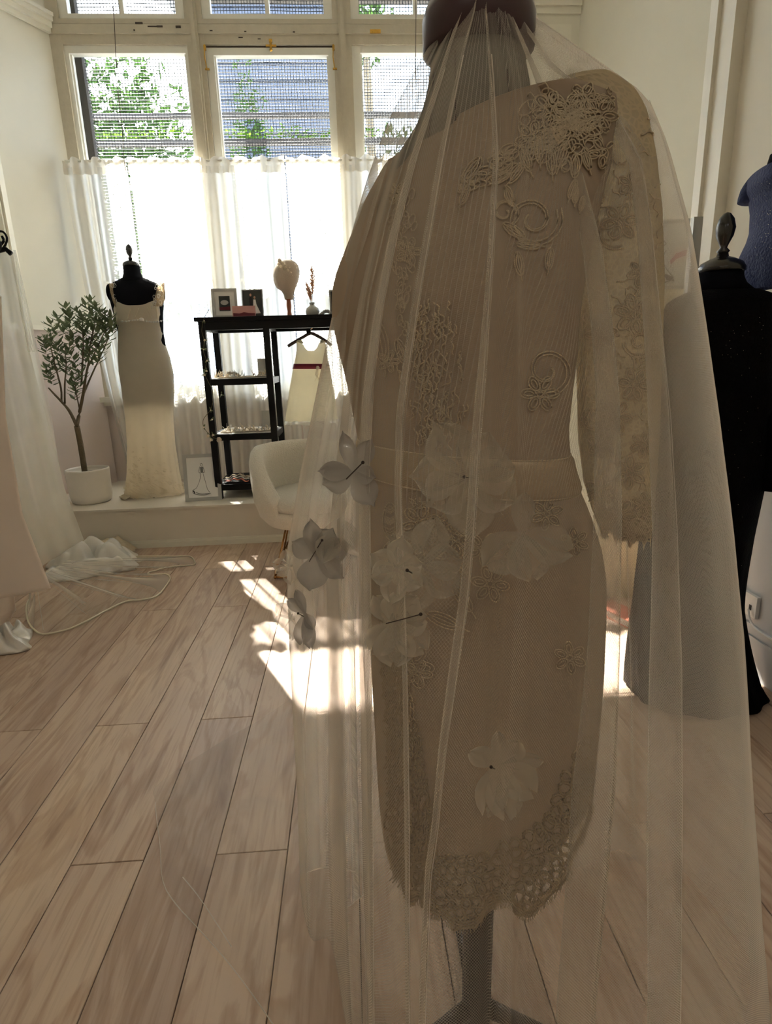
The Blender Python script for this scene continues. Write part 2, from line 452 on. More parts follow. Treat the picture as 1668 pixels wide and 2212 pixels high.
# walls.  the bay at the far end is a raised display platform with splayed side walls
CZ = 4.05
BW = 4.85
def wall_seg(p, q, z0, z1, t=0.1, side=1):
    """vertical wall slab from p to q (xy), thick away from the room"""
    p, q = np.array(p, float), np.array(q, float)
    d = (q-p)/np.linalg.norm(q-p); n = np.array([-d[1], d[0]])*t*side
    c = [p, q, q+n, p+n]
    vs = [(a[0], a[1], z0) for a in c]+[(a[0], a[1], z1) for a in c]
    return vs, [(3,2,1,0),(4,5,6,7),(0,1,5,4),(1,2,6,5),(2,3,7,6),(3,0,4,7)]
def molding(p, q, z, h, t, side, mat, name, parent=None, steps=None):
    b = MB(); p, q = np.array(p, float), np.array(q, float)
    for (dz0, dz1, tt) in (steps or [(0, 1, 1)]):
        b.add(*wall_seg(p, q, z+h*dz0, z+h*dz1, t*tt, -side))
    return struct(b.build(name, mat, parent))
LP = [(-2.25, -2.5), (-2.25, 4.33), (-1.965, 4.87)]
wl = MB(); wl.add(*wall_seg(LP[0], LP[1], 0, CZ, .12, 1)); wl.add(*wall_seg(LP[1], LP[2], 0, CZ, .12, 1))
wall_left = struct(wl.build('wall_left', M['wall']))
pl_ = MB(); pl_.add(*wall_seg((-2.25, 3.87), (-2.25, 4.33), .28, 1.47, .012, -1)); pl_.add(*wall_seg((-2.25, 4.33), (-1.965, 4.85), .28, 1.47, .012, -1))
pl_.build('lower_panel', M['wallpink'], wall_left, label='pinkish lower wall panel')
molding((-2.25, 4.33), (-1.965, 4.85), 1.47, .03, .035, 1, M['trim'], 'trim_1')
molding((-2.25, 3.4), (-2.25, 4.33), 1.47, .03, .035, 1, M['trim'], 'trim_2')
molding((-2.25, 4.33), (-1.965, 4.85), 3.44, .11, .07, 1, M['trim'], 'trim_3', steps=[(0,.25,.35),(.25,.55,.6),(.55,.8,.85),(.8,1,1)])
b = MB(); b.bbox(-2.27, -2.2, 4.27, 4.37, .28, CZ); b.bbox(-2.23, -2.185, 4.29, 4.35, .28, CZ); struct(b.build('trim_4', M['trim']))

RP = [(1.5, -2.5), (1.5, 2.51)]
wr = MB(); wr.add(*wall_seg(RP[0], RP[1], 0, CZ, .14, -1)); wr.add(*wall_seg((1.64, 2.51), (2.6, 2.51), 0, CZ, .1, -1))
wr.add(*wall_seg((2.6, 2.45), (2.4, 3.2), 0, CZ, .1, -1)); wr.add(*wall_seg((2.42, 3.1), (1.66, 4.52), 0, CZ, .1, -1))
wall_right = struct(wr.build('wall_right', M['wall']))
lp = MB(); lp.bbox(1.488, 1.5, -2.5, 2.5, 0, .985); lp.build('lower_panel', M['wallgrey'], wall_right, label='pale grey lower wall panel')
b = MB(); b.bbox(1.462, 1.5, -2.5, 2.49, .985, 1.02); b.bbox(1.475, 1.5, -2.5, 2.49, .96, .985); struct(b.build('trim_5', M['trim']))
b = MB(); b.bbox(1.472, 1.49, -2.5, 2.44, 0, .15); b.bbox(1.479, 1.49, -2.5, 2.44, .15, .19); struct(b.build('baseboard_right', M['wallgrey']))
b = MB(); b.bbox(1.455, 1.50, 2.40, 2.52, 0, CZ); b.bbox(1.44, 1.47, 2.49, 2.54, 0, CZ); b.bbox(1.46, 1.65, 2.50, 2.53, 0, CZ); struct(b.build('trim_6', M['trim']))
# box column and short panel right of the windows
b = MB(); b.bbox(1.13, 1.66, 4.52, 5.0, 0, CZ)
struct(b.build('wall_column', M['wall']))
b = MB()
for z0, z1, t in ((3.40, 3.44, .015), (3.44, 3.49, .03), (3.49, 3.53, .05)):
    b.bbox(1.13-t, 1.66, 4.52-t, 4.53, z0, z1)
b.bbox(1.17, 1.60, 4.508, 4.53, .4, 3.34)
struct(b.build('trim_7', M['trim']))
b = MB(); b.bbox(-2.6, 2.8, -2.6, 5.0, CZ, CZ+.12); struct(b.build('ceiling', M['ceil']))
# wall behind the camera, with the shop's wide street opening
b = MB(); b.bbox(-2.4, 1.65, -2.65, -2.5, 0, CZ)
struct(b.build('wall_back', M['wallback']))

# display platform
b = MB(); b.bbox(-2.4, 2.3, 3.87, 4.95, 0, .265); plat = struct(b.build('platform', M['plat']))
b = MB(); b.bbox(-2.4, 2.3, 3.855, 4.95, .2655, .28); b.build('platform_top', M['plat'], plat)
b = MB(); b.bbox(-2.25, 2.0, 3.852, 3.87, 0, .035); b.bbox(-2.25, 2.0, 3.858, 3.87, .035, .05); struct(b.build('baseboard_front', M['trim']))

# ---- window wall
b = MB()
b.bbox(-2.1, 1.2, 4.88, 5.0, .28, .93)                         # under the sills
wall_window = struct(b.build('wall_window', M['wallpink']))
b = MB(); b.bbox(-2.0, 1.2, 4.80, 4.9, .93, .97); b.bbox(-2.0, 1.2, 4.83, 4.9, .90, .93); struct(b.build('trim_8', M['trim']))
MUL = [(-1.985, -1.89), (-1.035, -.915), (-.005, .125), (1.05, 1.16)]
for i, (x0, x1) in enumerate(MUL):
    b = MB(); b.bbox(x0, x1, 4.86, 4.98, .95, CZ)
    c = (x0+x1)/2
    if 0 < i < 3:
        b.bbox(c-.025, c+.025, 4.835, 4.862, .95, CZ); b.bbox(c-.012, c+.012, 4.82, 4.84, .95, CZ)
    struct(b.build('trim_%d' % (9+i), M['oldtrim']))
b = MB(); b.bbox(-1.98, 1.12, 4.865, 4.975, 3.385, 3.535); b.bbox(-1.98, 1.12, 4.85, 4.87, 3.445, 3.50); b.bbox(-1.98, 1.12, 4.857, 4.87, 3.505, 3.535)
head = struct(b.build('trim_13', M['oldtrim']))
for (px, py, wd, h) in ((300,50,.05,.012),(330,57,.07,.006),(345,57,.04,.01),(385,58,.035,.014),(290,65,.01,.008),(456,66,.02,.006),(530,68,.015,.006),(635,69,.015,.006),(520,81,.03,.005),(560,84,.02,.004)):
    p = atY(px, py, 4.849); c = MB(); c.box(p, (wd, .004, h)); c.build('paint_chip', M['chip_gap'], head)
for wi, (x0, x1) in enumerate(((-1.89, -1.035), (-.915, -.005), (.125, 1.05))):
    # casement frame
    t = (.028, .055, .06)[wi]
    b = MB(); f0, f1 = 4.88, 4.94
    zt = 3.385 if wi != 1 else 3.372
    b.bbox(x0, x0+t, f0, f1, .97, zt); b.bbox(x1-t*.75, x1, f0, f1, .97, zt)
    b.bbox(x0+t, x1-t*.75, f0, f1-.001, zt-.045, zt); b.bbox(x0+t, x1-t*.75, f0, f1-.001, .97, 1.05)
    b.bbox(x0+t, x0+t+.012, f0+.02, f1-.004, 1.05, zt-.045); b.bbox(x1-t*.75-.012, x1-t*.75, f0+.02, f1-.004, 1.05, zt-.045)
    b.bbox(x0+t+.012, x1-t*.75-.012, f0+.02, f1-.02, 1.81, 1.84)
    win = struct(b.build('window_%d' % (wi+1), M['sash']))
    if wi == 1:
        g = MB(); g.bbox(x0, x1, f0-.003, f0, zt+.001, zt+.009); g.bbox(x0-.006, x0+.001, f0-.003, f0, .97, zt+.009)
        g.build('gap_shade_strip', M['chip_gap'], win, label='dark strip painted as the shade in the gap around the sash')  # solid dark strip stands in for shade in the sash gap
    g = MB(); g.bbox(x0+t, x1-t*.75, 4.912, 4.915, 1.05, zt-.045); g.build('pane', M['glass'], win)
    # transom light
    z0, z1 = 3.555, 4.0
    b = MB(); b.bbox(x0+.06, x1-.06, f0, f1, 3.536, z0+.02); b.bbox(x0, x0+.06, f0, f1, 3.536, z1-.05); b.bbox(x1-.06, x1, f0, f1, 3.536, z1-.05)
    b.bbox((x0+x1)/2-.014, (x0+x1)/2+.014, f0, f1, z0+.02, z1-.05); b.bbox(x0, x1, f0, f1, z1-.05, CZ)
    b.build('transom_frame', M['sash'], win)
    g = MB(); g.bbox(x0+.05, x1-.05, 4.912, 4.915, z0, z1-.05); g.build('transom_pane', M['glass'], win)
    # security grille outside
    g = MB(); pit = .0215; yy = 5.03
    n = int((x1-x0)/pit)
    for j in range(n+1):
        x = x0+j*pit + random.uniform(-.001, .001)
        pts = [(x+.004*nz(x*9, z, wi), yy+.004*nz(x, z*3, 5), z) for z in np.linspace(1.0, 3.98, 22)]
        g.tube(pts, .0030, 4, cap=False)
    for j in range(int(2.98/pit)):
        z = 1.0+j*pit
        pts = [(x, yy+.004*nz(x*2, z, 7), z+.006*nz(x*3, z*2, wi+3)) for x in np.linspace(x0-.02, x1+.02, 9)]
        g.tube(pts, .0030, 4, cap=False)
    g.build('wire_grille', M['mesh'], win, kind='stuff')
# plaster gap over the transoms
b = MB(); b.bbox(-2.1, 1.2, 4.9, 5.0, 4.0, CZ+.02); struct(b.build('wall_lintel', M['wall']))
# latch and hinges of the middle sash
lt = thing('window_latch', (-.449, 4.845, 3.37), 'small brass latch at the top centre of the middle window sash', 'latch')
b = MB(); b.box((-.449, 4.872, 3.385), (.075, .012, .022)); b.build('back_plate', M['brass'], lt)
b = MB(); b.tube([(-.449, 4.862, 3.40), (-.449, 4.845, 3.385), (-.449, 4.85, 3.35)], .008, 8); b.ball((-.449, 4.848, 3.345), .011); b.build('lever', M['brass'], lt)
b = MB(); b.box((-.449, 4.862, 3.405), (.022, .012, .02)); b.build('keeper', M['brass'], lt)
for k, (x, lab) in enumerate(((-.912, 'brass stay hinge on the left of the middle window sash'), (-.006, 'brass stay hinge on the right of the middle window sash'))):
    h = thing('sash_stay', (x, 4.86, 3.3), lab, 'window hinge')
    b = MB(); b.tube([(x, 4.852, 3.38), (x-.006, 4.848, 3.30), (x+.002, 4.85, 3.23)], .004, 6); b.build('arm', M['brass'], h)
    b = MB(); b.box((x+.004, 4.855, 3.23), (.03, .012, .01)); b.build('bracket', M['brass'], h)
    b = MB(); b.box((x, 4.855, 3.36), (.016, .014, .03)); b.build('bracket', M['brass'], h)
h = thing('window_catch', atY(811, 68, 4.85), 'flat brass catch plate on the beam above the right window', 'latch')
p = atY(811, 68, 4.846); b = MB(); b.box(p, (.075, .01, .022)); b.build('plate', M['brass'], h)
for dx in (-.022, .022):
    b = MB(); b.tube([p+(dx, -.005, 0), p+(dx, -.009, 0)], .004, 8); b.build('screw', M['brass'], h)
# hanging blind cords
for (a, c, lab) in (((238,-60),(268,352), 'thin dark cord hanging in front of the left window'), ((896,-60),(903,330), 'thin dark cord hanging before the window behind the veil')):
    P, Q = atY(*a, 4.76), atY(*c, 4.76)
    b = MB(); b.tube([P*(1-t)+Q*t+np.array([.004*math.sin(9*t), 0, 0]) for t in np.linspace(0, 1, 14)]+[Q+(0.01, 0, -.1)], .0022, 5)
    tag(b.build('blind_cord', M['hanger']), lab, 'cord', 'blind cords')

# unseen fill lamps added behind the viewer to brighten the near side
for lx, ly, lab in ((-1.1, -1.3, 'added unseen fill lamp with a round white shade at the left rear'), (.6, -1.5, 'added unseen fill lamp with a round white shade at the right rear')):
    lp_ = thing('fill_lamp', (lx, ly, 2.9), lab, 'lamp', 'added fill lamps')
    b = MB(); b.lathe((lx, ly, 2.9), [(.20,0),(.21,.02),(.16,.14),(.05,.20),(.02,.22)], 32); b.build('fill_lamp_shade', M['plastic'], lp_, smooth=True)
    b = MB(); b.tube([(lx, ly, 3.1), (lx, ly, CZ)], .005, 6); b.build('cord', M['hanger'], lp_)
    d_ = bpy.data.lights.new('fill_light', 'AREA'); d_.shape = 'DISK'; d_.size = .36; d_.energy = FILL; d_.color = (1.0, .93, .84)
    q_ = bpy.data.objects.new('fill_light', d_); COL.objects.link(q_); q_.location = (0, 0, -.01); q_.parent = lp_

# ---- outside
b = MB(); b.bbox(-14, 14, 5.1, 30, -.4, -.3); struct(b.build('ground_outside', M['outside']))
ve = thing('verandah_frame', (-1.8, 5.55, -.3), 'dark timber verandah frame outside the windows', 'verandah')
b = MB(); b.bbox(-1.90, -1.818, 4.985, 5.05, -.3, 4.3); b.build('post', M['darkwood'], ve)
b = MB(); b.add([(-7,7.0,5.45),(3,7.0,5.45),(3,4.95,6.2),(-7,4.95,6.2),(-7,7.0,5.53),(3,7.0,5.53),(3,4.95,6.28),(-7,4.95,6.28)], [(3,2,1,0),(4,5,6,7),(0,1,5,4),(1,2,6,5),(2,3,7,6),(3,0,4,7)]); b.build('roof', M['roofm'], ve)  # slab out of view, added to block sun through the transoms
b = MB(); b.bbox(-1.14, -1.03, 5.9, 6.0, -.3, 3.9); b.build('post', M['darkwood'], ve)
b = MB(); b.bbox(-3.5, 4.0, 6.6, 6.66, 3.55, 3.59); b.build('rail', M['darkwood'], ve)
b = MB(); b.bbox(-3.5, 4.0, 6.3, 6.37, 3.22, 3.26); b.build('rail', M['darkwood'], ve)
b = MB(); b.bbox(-1.0, 4.5, 5.45, 5.52, 3.95, 4.2); b.build('fascia', M['darkwood'], ve)
hs = thing('house', (-.6, 10.5, -.3), 'pale grey weatherboard house seen through the middle window', 'house')
b = MB()
b.bbox(-2.15, .15, 10.2, 13, -.3, 6.6); b.build('wall', M['house'], hs)
b = MB()
for j in range(28): b.bbox(-2.17, .17, 10.17-.0, 10.2, -.1+j*.235, .1+j*.235)
b.build('weatherboard', M['house'], hs, kind='stuff')
b = MB(); b.slab([(-2.5, 6.55), (.5, 6.55), (.2, 7.6), (-2.2, 7.6)], 9.9, 13.2); b.build('roof', M['roofm'], hs)
def leaf_cloud(b, c, rad, n, size, seed):
    rnd = random.Random(seed)
    for _ in range(n):
        d = np.array([rnd.gauss(0, 1) for _ in range(3)]); d /= np.linalg.norm(d)
        p = np.array(c)+d*np.array(rad)*rnd.uniform(.45, 1)
        a = np.array([rnd.gauss(0, 1) for _ in range(3)]); a /= np.linalg.norm(a)
        q = np.cross(a, d); q /= (np.linalg.norm(q)+1e-9)
        s_ = size*rnd.uniform(.6, 1.3)
        b.add([p-a*s_, p+q*s_*.4, p+a*s_, p-q*s_*.4], [(0, 1, 2, 3)])
TR = [((-2.75, 8.2, 3.3), (1.25, .7, 1.65), 4200, .075, 'bushy green tree outside the left window'),
      ((-1.12, 8.4, 3.3), (.33, .5, 1.6), 1100, .05, 'leafy shrub in the gap right of the left window view'),
      ((.9, 9.5, 3.2), (1.1, .9, 1.25), 1400, .07, 'dark green bush seen low through the right window'),
      ((.32, 6.9, 4.5), (.3, .4, .4), 260, .06, 'overhanging branch at the top of the right window')]
for c, rd, n, s_, lab in TR:
    t = thing('garden_tree', (c[0], c[1], -.3), lab, 'tree', 'trees in the garden')
    b = MB(); leaf_cloud(b, c, rd, n, s_, int(c[1]*10)); b.build('crown', M['leafout'], t)
    b = MB(); b.tube([(c[0], c[1], -.3), (c[0]+.05, c[1], c[2]*.5), (c[0], c[1], c[2])], [.09, .07, .03], 8); b.build('trunk', M['bark'], t)
b = MB()
for x in np.arange(-3.4, 3.9, .12):
    leaf_cloud(b, (x, 6.35, 3.31+.05*nz(x*3, 0, 0)), (.1, .08, .07), 26, .03, int(x*100)+999)
tag(b.build('creeper', M['leafvine']), 'green creeper growing along the lower verandah rail', 'climbing plant')['kind'] = 'stuff'

# ---- cafe curtain on its rod
cr = thing('curtain_rod', (-.45, 4.78, 2.63), 'thin white rod carrying the sheer curtain across the windows', 'curtain rod')
b = MB(); b.tube([(-1.96, 4.78, 2.635), (1.12, 4.78, 2.612)], .008, 10); b.build('rod', M['sash'], cr)
for x in (-1.955, 1.11):
    b = MB(); b.ball((x, 4.78, 2.62), .013); b.build('finial', M['sash'], cr)
def curtain_panel(x0, x1, seed, label, sweep=0):
    t = thing('sheer_curtain', ((x0+x1)/2, 4.78, .285), label, 'curtain', 'sheer window curtains')
    n = int((x1-x0)/.0085)
    zs = np.concatenate([np.linspace(2.59, 1.9, 10), np.linspace(1.8, .30, 26)])
    rows = []
    rnd = random.Random(seed)
    ph = [rnd.uniform(0, 6) for _ in range(5)]
    def off(x, z):
        k = min(1, (2.60-z)/.25)
        a = .008+.011*k
        f = 2*PI*x
        return a*(math.sin(f/.085+ph[0]+2*nz(x*3, 0, seed))+.6*math.sin(f/.19+ph[1])+.5*math.sin(f/.31+ph[2]+z*.7))
    for z in zs:
        row = []
        for j in range(n+1):
            x = x0+(x1-x0)*j/n
            k = (2.6-z)/2.3
            xx = x + .02*k*math.sin(x*9+ph[3]) + sweep*k*k*(1-(x-x0)/(x1-x0))
            y = 4.775+off(x, z)-.03*k
            if z < .5: y -= (0.5-z)*.16*(.5+.8*nz(x*4, 1, seed)+.4)
            row.append((xx, y, z))
        rows.append(row)
    b = MB(); b.grid(rows); b.build('panel', M['curtain'], t, smooth=True)
    # gathered heading and frill
    rows = []
    for z in np.linspace(2.655, 2.555, 7):
        rows.append([(x0+(x1-x0)*j/n, 4.77+.016*math.sin(2*PI*(x0+(x1-x0)*j/n)/.075+ph[0]+3*nz(j*.03, 0, seed))*(1 if abs(z-2.62) > .015 else .4)-.004,
                      z-.012+.012*math.sin(j*.35+ph[2])*(z > 2.64)) for j in range(n+1)])
    b = MB(); b.grid(rows); b.build('heading', M['curtainhead'], t, smooth=True, label='denser gathered heading')
curtain_panel(-1.97, -1.53, 1, 'narrow sheer white curtain beside the left wall', sweep=.16)
curtain_panel(-1.515, -.40, 2, 'sheer white curtain behind the gown and shelving')
curtain_panel(-.39, 1.12, 3, 'sheer white curtain on the right, behind the veiled form')

# ================================================================== PLATFORM THINGS
def outline_fn(pts):
    """pts: (px, py, Y) polyline -> function z -> (x, y)"""
    W = np.array([atY(a, b_, c) for a, b_, c in pts]); W = W[np.argsort(W[:, 2])]
    return lambda z: (float(np.interp(z, W[:, 2], W[:, 0])), float(np.interp(z, W[:, 2], W[:, 1])))
def body_rows(tab, Y0, zs, dr=.62, n=48, skew=0.0, fold=0, amp=lambda z: 0, bust=None):
    half = .2*skew
    Lf = outline_fn([(a, y, Y0+half) for y, a, b_ in tab]); Rf = outline_fn([(b_, y, Y0-half) for y, a, b_ in tab])
    rows = []
    for z in zs:
        lx, ly = Lf(z); rx, ry = Rf(z)
        c = np.array([(lx+rx)/2, (ly+ry)/2]); h = np.array([rx-lx, ry-ly])/2
        hw = np.linalg.norm(h); nn = np.array([h[1], -h[0]])/hw
        d = hw*(dr(z) if callable(dr) else dr)
        row = []
        for j in range(n):
            a = 2*PI*j/n
            k = 1 + amp(z)*math.cos(fold*a+1.3*math.sin(a*2))
            if bust and math.sin(a) > 0:
                k += bust(z, a)
            p = c + h*math.cos(a)*(1+.4*(k-1)) + nn*d*math.sin(a)*k
            row.append((p[0], p[1], z))
        rows.append(row)
    return rows

def dress_form_neck(t, c, z0, mat_b, mat_c, s=1.0):
    """neck cap and finial, local helper"""
    b = MB(); b.lathe((c[0], c[1], z0), [(.050*s,-.004),(.054*s,0),(.054*s,.008*s),(.046*s,.020*s),(.026*s,.030*s),(.014*s,.034*s),(.012*s,.042*s)], 28)
    b.build('neck_cap', mat_c, t, smooth=True)
    b = MB(); b.lathe((c[0], c[1], z0+.040*s), [(.010*s,0),(.015*s,.006*s),(.008*s,.014*s),(.010*s,.02*s),(.019*s,.04*s),(.022*s,.058*s),(.017*s,.078*s),(.008*s,.09*s),(.001,.093*s)], 20)
    b.build('finial', mat_c, t, smooth=True)

# --- bridal gown on black form
mc = atY(287, 600, 4.25); bx, by = float(mc[0]), 4.25
t = thing('dress_form', (bx-.02, by, .28), 'black dress form with a turned finial standing on the display platform', 'mannequin')
tab = [(598,268,306),(606,258,318),(616,234,354),(640,236,354),(680,246,352),(720,256,353),(760,262,360),(820,262,370),(880,272,368)]
rows = body_rows(tab, by, np.linspace(atY(280,880,by)[2], atY(280,599,by)[2], 22), dr=.55)
b = MB(); b.grid(rows, closed=True); b.add(rows[-1], [tuple(range(48))]); b.add(rows[0], [tuple(range(48))[::-1]]); b.build('torso', M['blackcloth'], t, smooth=True)
nzp = atY(287, 600, by)[2]
b = MB(); b.lathe((bx, by, nzp-.02), [(.085,0),(.066,.02),(.056,.045),(.053,.075),(.053,.1)], 24, 1, .9); b.build('neck', M['blackcloth'], t, smooth=True)
dress_form_neck(t, (bx, by), nzp+.075, M['blackcloth'], M['blackwood'], 1.0)
for sgn, (px, py) in ((-1, (238, 632)), (1, (350, 632))):
    p = atY(px, py, by); b = MB(); b.ball(p, .055, (.35, .9, 1.0), 16, 10); b.build('arm_plate', M['blackcloth'], t, smooth=True)
b = MB(); b.tube([(bx-.02, by, .32), (bx-.02, by, .9)], .014, 10); b.build('pole', M['blackwood'], t)
b = MB()
for k in range(3):
    a = 2*PI*k/3+.5; b.tube([(bx-.02, by, .36), (bx-.02+.06*math.cos(a), by+.06*math.sin(a), .30), (bx-.02+.10*math.cos(a), by+.10*math.sin(a), .289)], .009, 8)
b.build('tripod_foot', M['blackwood'], t)

t = thing('bridal_gown', (bx-.02, by, .285), 'long ivory bridal gown with lace straps and beaded waist on the black form', 'dress')
tab = [(652,246,352),(668,245,352),(690,249,351),(712,256,352),(740,256,355),(770,256,366),(805,258,374),(840,264,376),(900,272,374),(960,276,378),(1020,276,387),(1060,272,396),(1086,266,408)]
z1, z0 = atY(300,655,by)[2], .292
rows = body_rows(tab, by, np.linspace(z0, z1, 60), dr=.64, n=96, fold=15, amp=lambda z: .055*max(0, (1.05-z)/.8)+.0)
rows = [[(p[0], p[1], p[2]+(.02*math.sin(j*.39+1) if i == 0 else 0)*0) for j, p in enumerate(r_)] for i, r_ in enumerate(rows)]
# neckline dips between the straps
rows = [[(p[0], p[1], p[2]-.022*max(0, (i-50)/9)*math.exp(-((p[0]-bx-.02)/.09)**4)+.012*max(0, (i-52)/7)*(1-math.exp(-((p[0]-bx-.02)/.12)**4))) for p in r_] for i, r_ in enumerate(rows)]
b = MB(); b.grid(rows, closed=True); gown = b.build('skirt_and_bodice', M['ivorylace'], t, smooth=True)
gb = BVHTree.FromPolygons([Vector(v) for v in b.v], b.f)
def hit(bvh, px, py, off=.0):
    d = Vector(ray(px, py)).normalized(); l, n_, i_, ds = bvh.ray_cast(Vector(EYE), d)
    if l is None: return None
    if n_.dot(d) > 0: n_ = -n_
    return np.array(l + n_*off), np.array(n_)
# straps, lace edging
for sx, pts in ((0, [(240,612),(246,632),(254,652),(262,664)]), (1, [(352,612),(350,632),(346,650),(338,662)])):
    b = MB(); L_ = [atY(a, c, by-.07) for a, c in pts]; rows2 = []
    for i, p in enumerate(L_):
        wd = .030+.020*i; s_ = 1 if sx == 0 else -1
        rows2.append([p+np.array([s_*wd*u, .02*u*(1-i/4), 0]) for u in np.linspace(-.4, 1, 6)])
    b.grid(rows2)
    b.build('lace_strap', M['lacenet'], t, smooth=True, solid=.002)
    c = MB(); rnd = random.Random(sx)
    for i in range(22):
        k = rnd.uniform(0, 2.99); i0 = int(k); p = L_[i0]*(1-(k-i0))+L_[i0+1]*(k-i0)
        s_ = 1 if sx == 0 else -1
        p = p+np.array([s_*rnd.uniform(-.01, .045), -.006, rnd.uniform(-.01, .01)]); rr = rnd.uniform(.006, .012)
        c.tube([p+np.array([rr*math.cos(a), 0, rr*1.3*math.sin(a)]) for a in np.linspace(0, 2*PI, 9)[:-1]], .0016, 4, closed=True)
    c.build('lace_scallop', M['whitebox'], t)
b = MB()
for px in np.arange(262, 352, 3.4):
    h_ = hit(gb, px, 693+2*math.sin(px*.1)+(px-300)*.02, .003)
    if h_: b.ball(h_[0], .005+.002*math.sin(px), n=6, m=4)
h_ = hit(gb, 306, 690, .006); b.ball(h_[0], .014, (1.2,.5,.8)); b.build('beaded_waist', M['whitebox'], t, smooth=True)
b = MB()
for x0_, x1_ in (((300,666),(290,688)), ((318,664),(326,686)), ((282,668),(276,688)), ((338,664),(341,688))):
    A = [hit(gb, x0_[0]+(x1_[0]-x0_[0])*q, x0_[1]+(x1_[1]-x0_[1])*q, .002) for q in np.linspace(0, 1, 6)]
    A = [a_[0] for a_ in A if a_]
    if len(A) > 2: b.tube(A, .003, 5)
b.build('bodice_gather', M['ivorylace'], t, smooth=True, kind='stuff')
b = MB(); rnd = random.Random(4)
for i in range(260):
    px, py = rnd.uniform(264, 400), 1083-abs(rnd.gauss(0, 1))*40
    h_ = hit(gb, px, py, .002)
    if not h_: continue
    rr = rnd.uniform(.006, .014); p = h_[0]; e = rnd.uniform(0, 3)
    b.tube([p+np.array([rr*math.cos(a+e), -.002, .7*rr*math.sin(a)]) for a in np.linspace(0, 2*PI, 8)[:-1]], .0014, 3, closed=True)
b.build('hem_lace', M['ivorylace'], t, kind='stuff')
# small train pooled to the left
rows = []
for i in range(9):
    u = i/8
    rows.append([(bx-.12-.17*u*(.6+.4*math.sin(v*2.2+.5)), by+.02+.25*(v/6-.5)+.05*math.sin(u*7+v), .283+.006+.03*(1-u)*abs(math.sin(v*2+u*5))+.02*abs(math.sin(v*3.1))*(1-abs(2*u-1))) for v in np.linspace(0, 6, 24)])
b = MB(); b.grid(rows); b.build('train', M['ivorylace'], t, smooth=True, solid=.002)

# --- olive tree in white pot
pc = np.array([-1.86, 4.13, .28])
t = thing('potted_olive_tree', pc, 'slender olive tree in a round white pot on the platform', 'potted plant')
b = MB(); b.lathe(pc, [(.112,.001),(.128,.012),(.138,.05),(.142,.23),(.141,.238),(.133,.24),(.131,.225),(.13,.2)], 40); b.build('pot', M['white'], t, smooth=True)
b = MB(); b.lathe(pc+(0,0,.19), [(.13,0),(.128,.012),(.06,.02),(.001,.018)], 30); b.build('soil', M['soil'], t, smooth=True)
def P4(px, py, Y=4.13): return atY(px, py, Y)
tk = MB()
tk.tube(catmull([P4(183,1018),P4(178,985),P4(172,950),P4(166,920)], 4), [.019+.0*i for i in range(13)][:13], 8)
for pts, r0 in (([(166,920),(150,888),(133,868),(116,850),(105,838)], .012), ([(166,920),(172,890),(180,850),(186,810),(192,780),(195,740)], .013),
                ([(133,868),(132,840),(122,800),(112,760),(108,735)], .008), ([(140,872),(140,830),(143,790),(140,755)], .007),
                ([(180,852),(196,815),(212,780),(226,750),(236,725)], .007), ([(176,830),(178,790),(180,745),(178,700),(176,680)], .007),
                ([(172,885),(165,850),(160,820),(150,800)], .005), ([(195,745),(205,700),(208,680)], .005), ([(192,790),(215,740),(228,715),(245,700)], .005)):
    L_ = catmull([P4(a, c, 4.13+.05*math.sin(a*.3)) for a, c in pts], 4)
    tk.tube(L_, list(np.linspace(r0, r0*.35, len(L_))), 6)
tk.build('trunk', M['bark'], t, smooth=True)
rnd = random.Random(8)
lv = MB()
tips = [(100,745),(108,722),(118,705),(128,690),(140,700),(150,680),(148,668),(170,690),(176,675),(195,665),(205,655),(215,668),(225,685),(240,690),(245,700),(232,715),(222,735),(215,750),(200,720),(190,740),(180,720),(165,735),(150,740),(135,745),(122,760),(112,780),(105,800),(128,785),(145,790),(160,770),(172,800),(185,775),(200,770),(212,765),(160,830),(162,845),(140,760),(205,690),(190,700),(178,700),(120,740),(95,735),(155,715),(198,690),(215,700),(230,700),(108,810),(165,815),(185,755)]
for (a, c) in tips:
    Y = 4.13+rnd.uniform(-.13, .13)
    base = P4(a, c+10, Y); d0 = np.array([rnd.uniform(-.5,.5), rnd.uniform(-.5,.5), 1.0]); d0 /= np.linalg.norm(d0)
    lv.tube([base-d0*.03, base+d0*.06], .0015, 4)
    for q in range(12):
        p = base+d0*(.10*q/12-.04)
        an = q*2.4+rnd.uniform(-.4, .4)
        dd = np.array([math.cos(an), math.sin(an), rnd.uniform(.3, 1.1)]); dd /= np.linalg.norm(dd)
        ln = rnd.uniform(.05, .085); sd = np.cross(dd, [0, 0, 1.]); sd /= np.linalg.norm(sd); wd = ln*.17; up = np.cross(sd, dd)*.004
        lv.add([p, p+dd*ln*.35+sd*wd, p+dd*ln*.35-up*1.0, p+dd*ln*.35-sd*wd, p+dd*ln*.75+sd*wd*.7-up, p+dd*ln*.75-sd*wd*.7-up, p+dd*ln],
               [(0,1,2),(0,2,3),(1,4,2),(2,4,5),(2,5,3),(4,6,5)])
lv.build('foliage', M['leaf'], t, smooth=True, kind='stuff')

